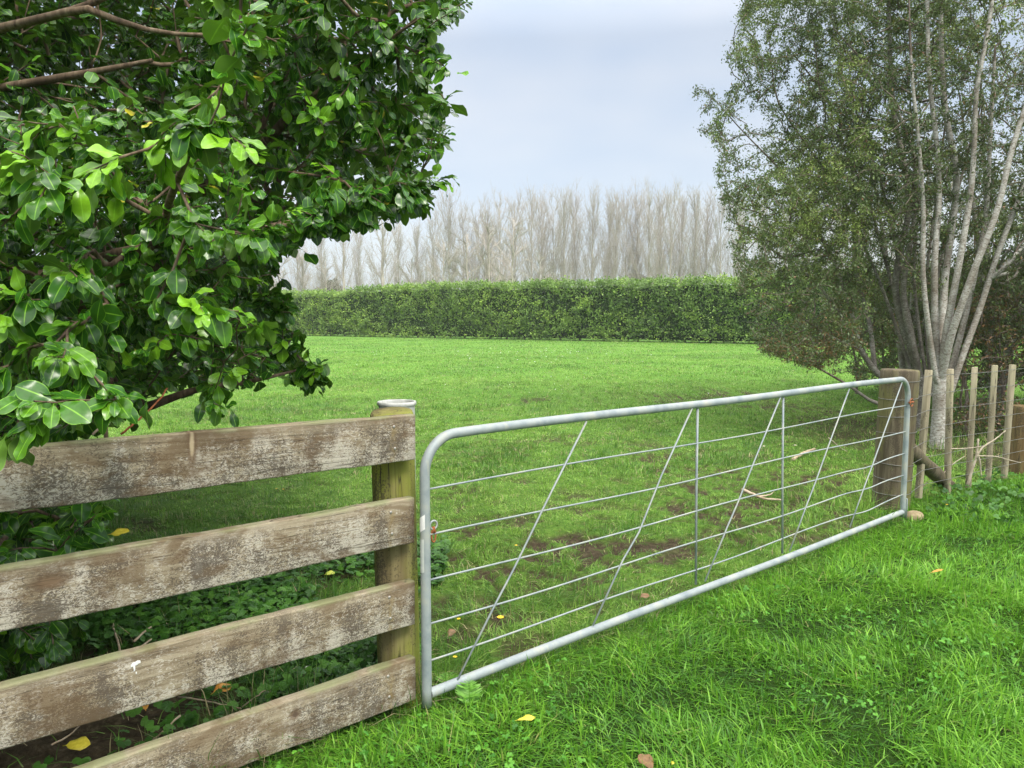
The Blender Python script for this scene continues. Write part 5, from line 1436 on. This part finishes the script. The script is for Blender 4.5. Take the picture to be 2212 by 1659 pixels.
flat_leaf(258, 1150, .3, .085, MY, 'bright yellow leaf caught just above the second rail', 0.1, Y=3.0)
flat_leaf(713, 1238, .05, .07, mat_fl('lime_leaf', (0.35, 0.42, 0.04), (0.45, 0.5, 0.07)), 'lime-yellow leaf in the grass between second and third rails', .6)

# flowers
M_PET = mat_simple('yellow_petal', (0.75, 0.50, 0.01), (0.85, 0.62, 0.03), 100, 0.5); M_STEM = mat_simple('flower_stem', (0.07, 0.18, 0.03), (0.10, 0.24, 0.04), 30, 0.5)
M_WP = mat_simple('white_petal', (0.75, 0.75, 0.74), (0.82, 0.82, 0.82), 60, 0.5)
def flower(px, py, z, r, pet, cen, npet, name, label, cat, grp):
    P = gnd(px, py, z)
    root = thing(name, (P[0], P[1], 0), label, cat, grp)
    MB().tube([(0, 0, -.01), (0.004, 0, z * .5), (0, 0, z)], .0014, 5).build('stem', M_STEM, root, True)
    a = np.arange(npet) * 2 * math.pi / npet
    n = npet
    V, Q, D = leaves(np.zeros((n, 3)) + [0, 0, z], np.stack([np.cos(a), np.sin(a) - .05, 0 * a + .25], 1), np.tile([0, 0, 1.0], (n, 1)), np.full(n, r), np.full(n, .5), np.zeros(n), [(0, .1), (.5, .28), (1, .1)], fold=.1, droop=.1)
    link('petals', mesh_np('petals', V, Q, None, pet, True), root)
    MB().lathe([(0, r * .3), (r * .25, r * .22), (r * .34, 0)], (0, 0, z), 10).build('flower_head', cen, root, True)
for (x_, y_, lab) in [(1081, 1334, 'largest yellow dandelion just behind the gate bottom left'), (991, 1337, 'small yellow flower between hinge stile and first brace, upper'), (983, 1419, 'small yellow flower low down beside the hinge stile'),
                      (388, 1313 - 0, 'yellow flower in weeds between second and third rails'), (1115, 1178, 'yellow flower in short grass above the third gate wire'), (597, 1056, 'left yellow flower in the grass below the top rail'), (612, 1057, 'right yellow flower in the grass below the top rail'), (2112, 1045, 'yellow flower in weeds below the battens'), (2045, 1090, 'yellow flower in the grass right of the stone')]:
    flower(x_, y_, 0.05, 0.011 if 'largest' not in lab else .02, M_PET, M_PET, 12, 'dandelion', lab, 'flower', 'yellow flowers')
for (x_, y_, lab) in [(667, 1443, 'white daisy in the weeds between third and lowest rails'), (1650, 964, 'white daisy left of the tall grass by the strainer post'), (1718, 962, 'white daisy nearest the strainer post')]:
    flower(x_, y_, 0.06, 0.018, M_WP, M_PET, 14, 'daisy', lab, 'flower', 'white daisies')
def far_daisies():
    n = 130
    px = np.where(rng.random(n) < .5, rng.normal(1150, 70, n), rng.uniform(680, 1560, n)); py = np.where(rng.random(n) < .6, rng.normal(762, 9, n), rng.uniform(748, 850, n))
    py = np.maximum(py, 746)
    P = np.array([gnd(a, b, 0.06) for a, b in zip(px, py)])
    a = rng.random(n) * 6.28
    V, Q, D = leaves(P, np.stack([np.cos(a), np.sin(a), 0 * a], 1), np.tile([0, -.4, 1.0], (n, 1)), np.clip(P[:, 1] * 0.0012, .012, .04) * rng.uniform(.5, 1.1, n), np.full(n, .5), np.zeros(n), [(0, .25), (.5, .5), (1, .25)], fold=.2, droop=.1)
    o = link('daisies', mesh_np('daisies', V, Q, None, M_WP, True))
    tag(o, 'scattered tiny white daisies across the middle of the paddock', 'flowers', kind='stuff')
far_daisies()

# feathery weeds at the gate foot
M_FERN = mat_simple('feathery_green', (0.10, 0.27, 0.025), (0.17, 0.38, 0.05), 30, 0.5)
def feather(px, pyb, pyt, label, Y):
    A = at(px, pyb, Y); B = at(px + 3, pyt, Y)
    H = B[2] - A[2]; mb = MB()
    mb.tube([(0, 0, 0), (0.003, 0, H * .6), (0.01, -.01, H)], [.002, .0015, .0006], 5)
    for k in range(20):
        h = H * (0.15 + .8 * k / 17)
        for s_ in (-1, 1):
            l = H * .42 * math.sin(math.pi * min(1, .2 + k / 17 * .8)) + .008
            d0 = np.array([s_ * .95, rng.normal(0, .25), .5])
            V, Q, D = leaves(np.array([[0, 0, h]]), d0[None], np.array([[0, -1, .6]]), np.array([l]), np.array([.5]), np.array([.1]), [(0, .03), (.3, .085), (.5, .05), (.7, .07), (1, .01)], wave=.03, fold=.1, droop=.1)
            mb.add(V, Q)
    o = mb.build('feathery_weed', M_FERN, None, True, loc=(A[0], A[1], A[2]))
    tag(o, label, 'weed')
feather(970, 1520, 1448, 'feathery weed leaf standing behind the bottom rail of the gate', 3.2)
feather(1013, 1535, 1466, 'bright feathery weed leaf in front of the bottom rail of the gate', 3.05)

# ------------------------------------------------------------------ thin mist
def haze():
    m, t, out = newmat('thin_mist')
    v = t.nodes.new('ShaderNodeVolumePrincipled')
    v.inputs['Color'].default_value = (0.93, 0.96, 1.0, 1)
    v.inputs['Density'].default_value = 0.0006
    t.links.new(v.outputs[0], out.inputs['Volume'])
    o = MB().box((0, 110, 12.5), 430, 330, 27.5).build('haze', m)
    tag(o, 'thin pale morning mist lying over the paddock', 'haze', kind='stuff')
haze()
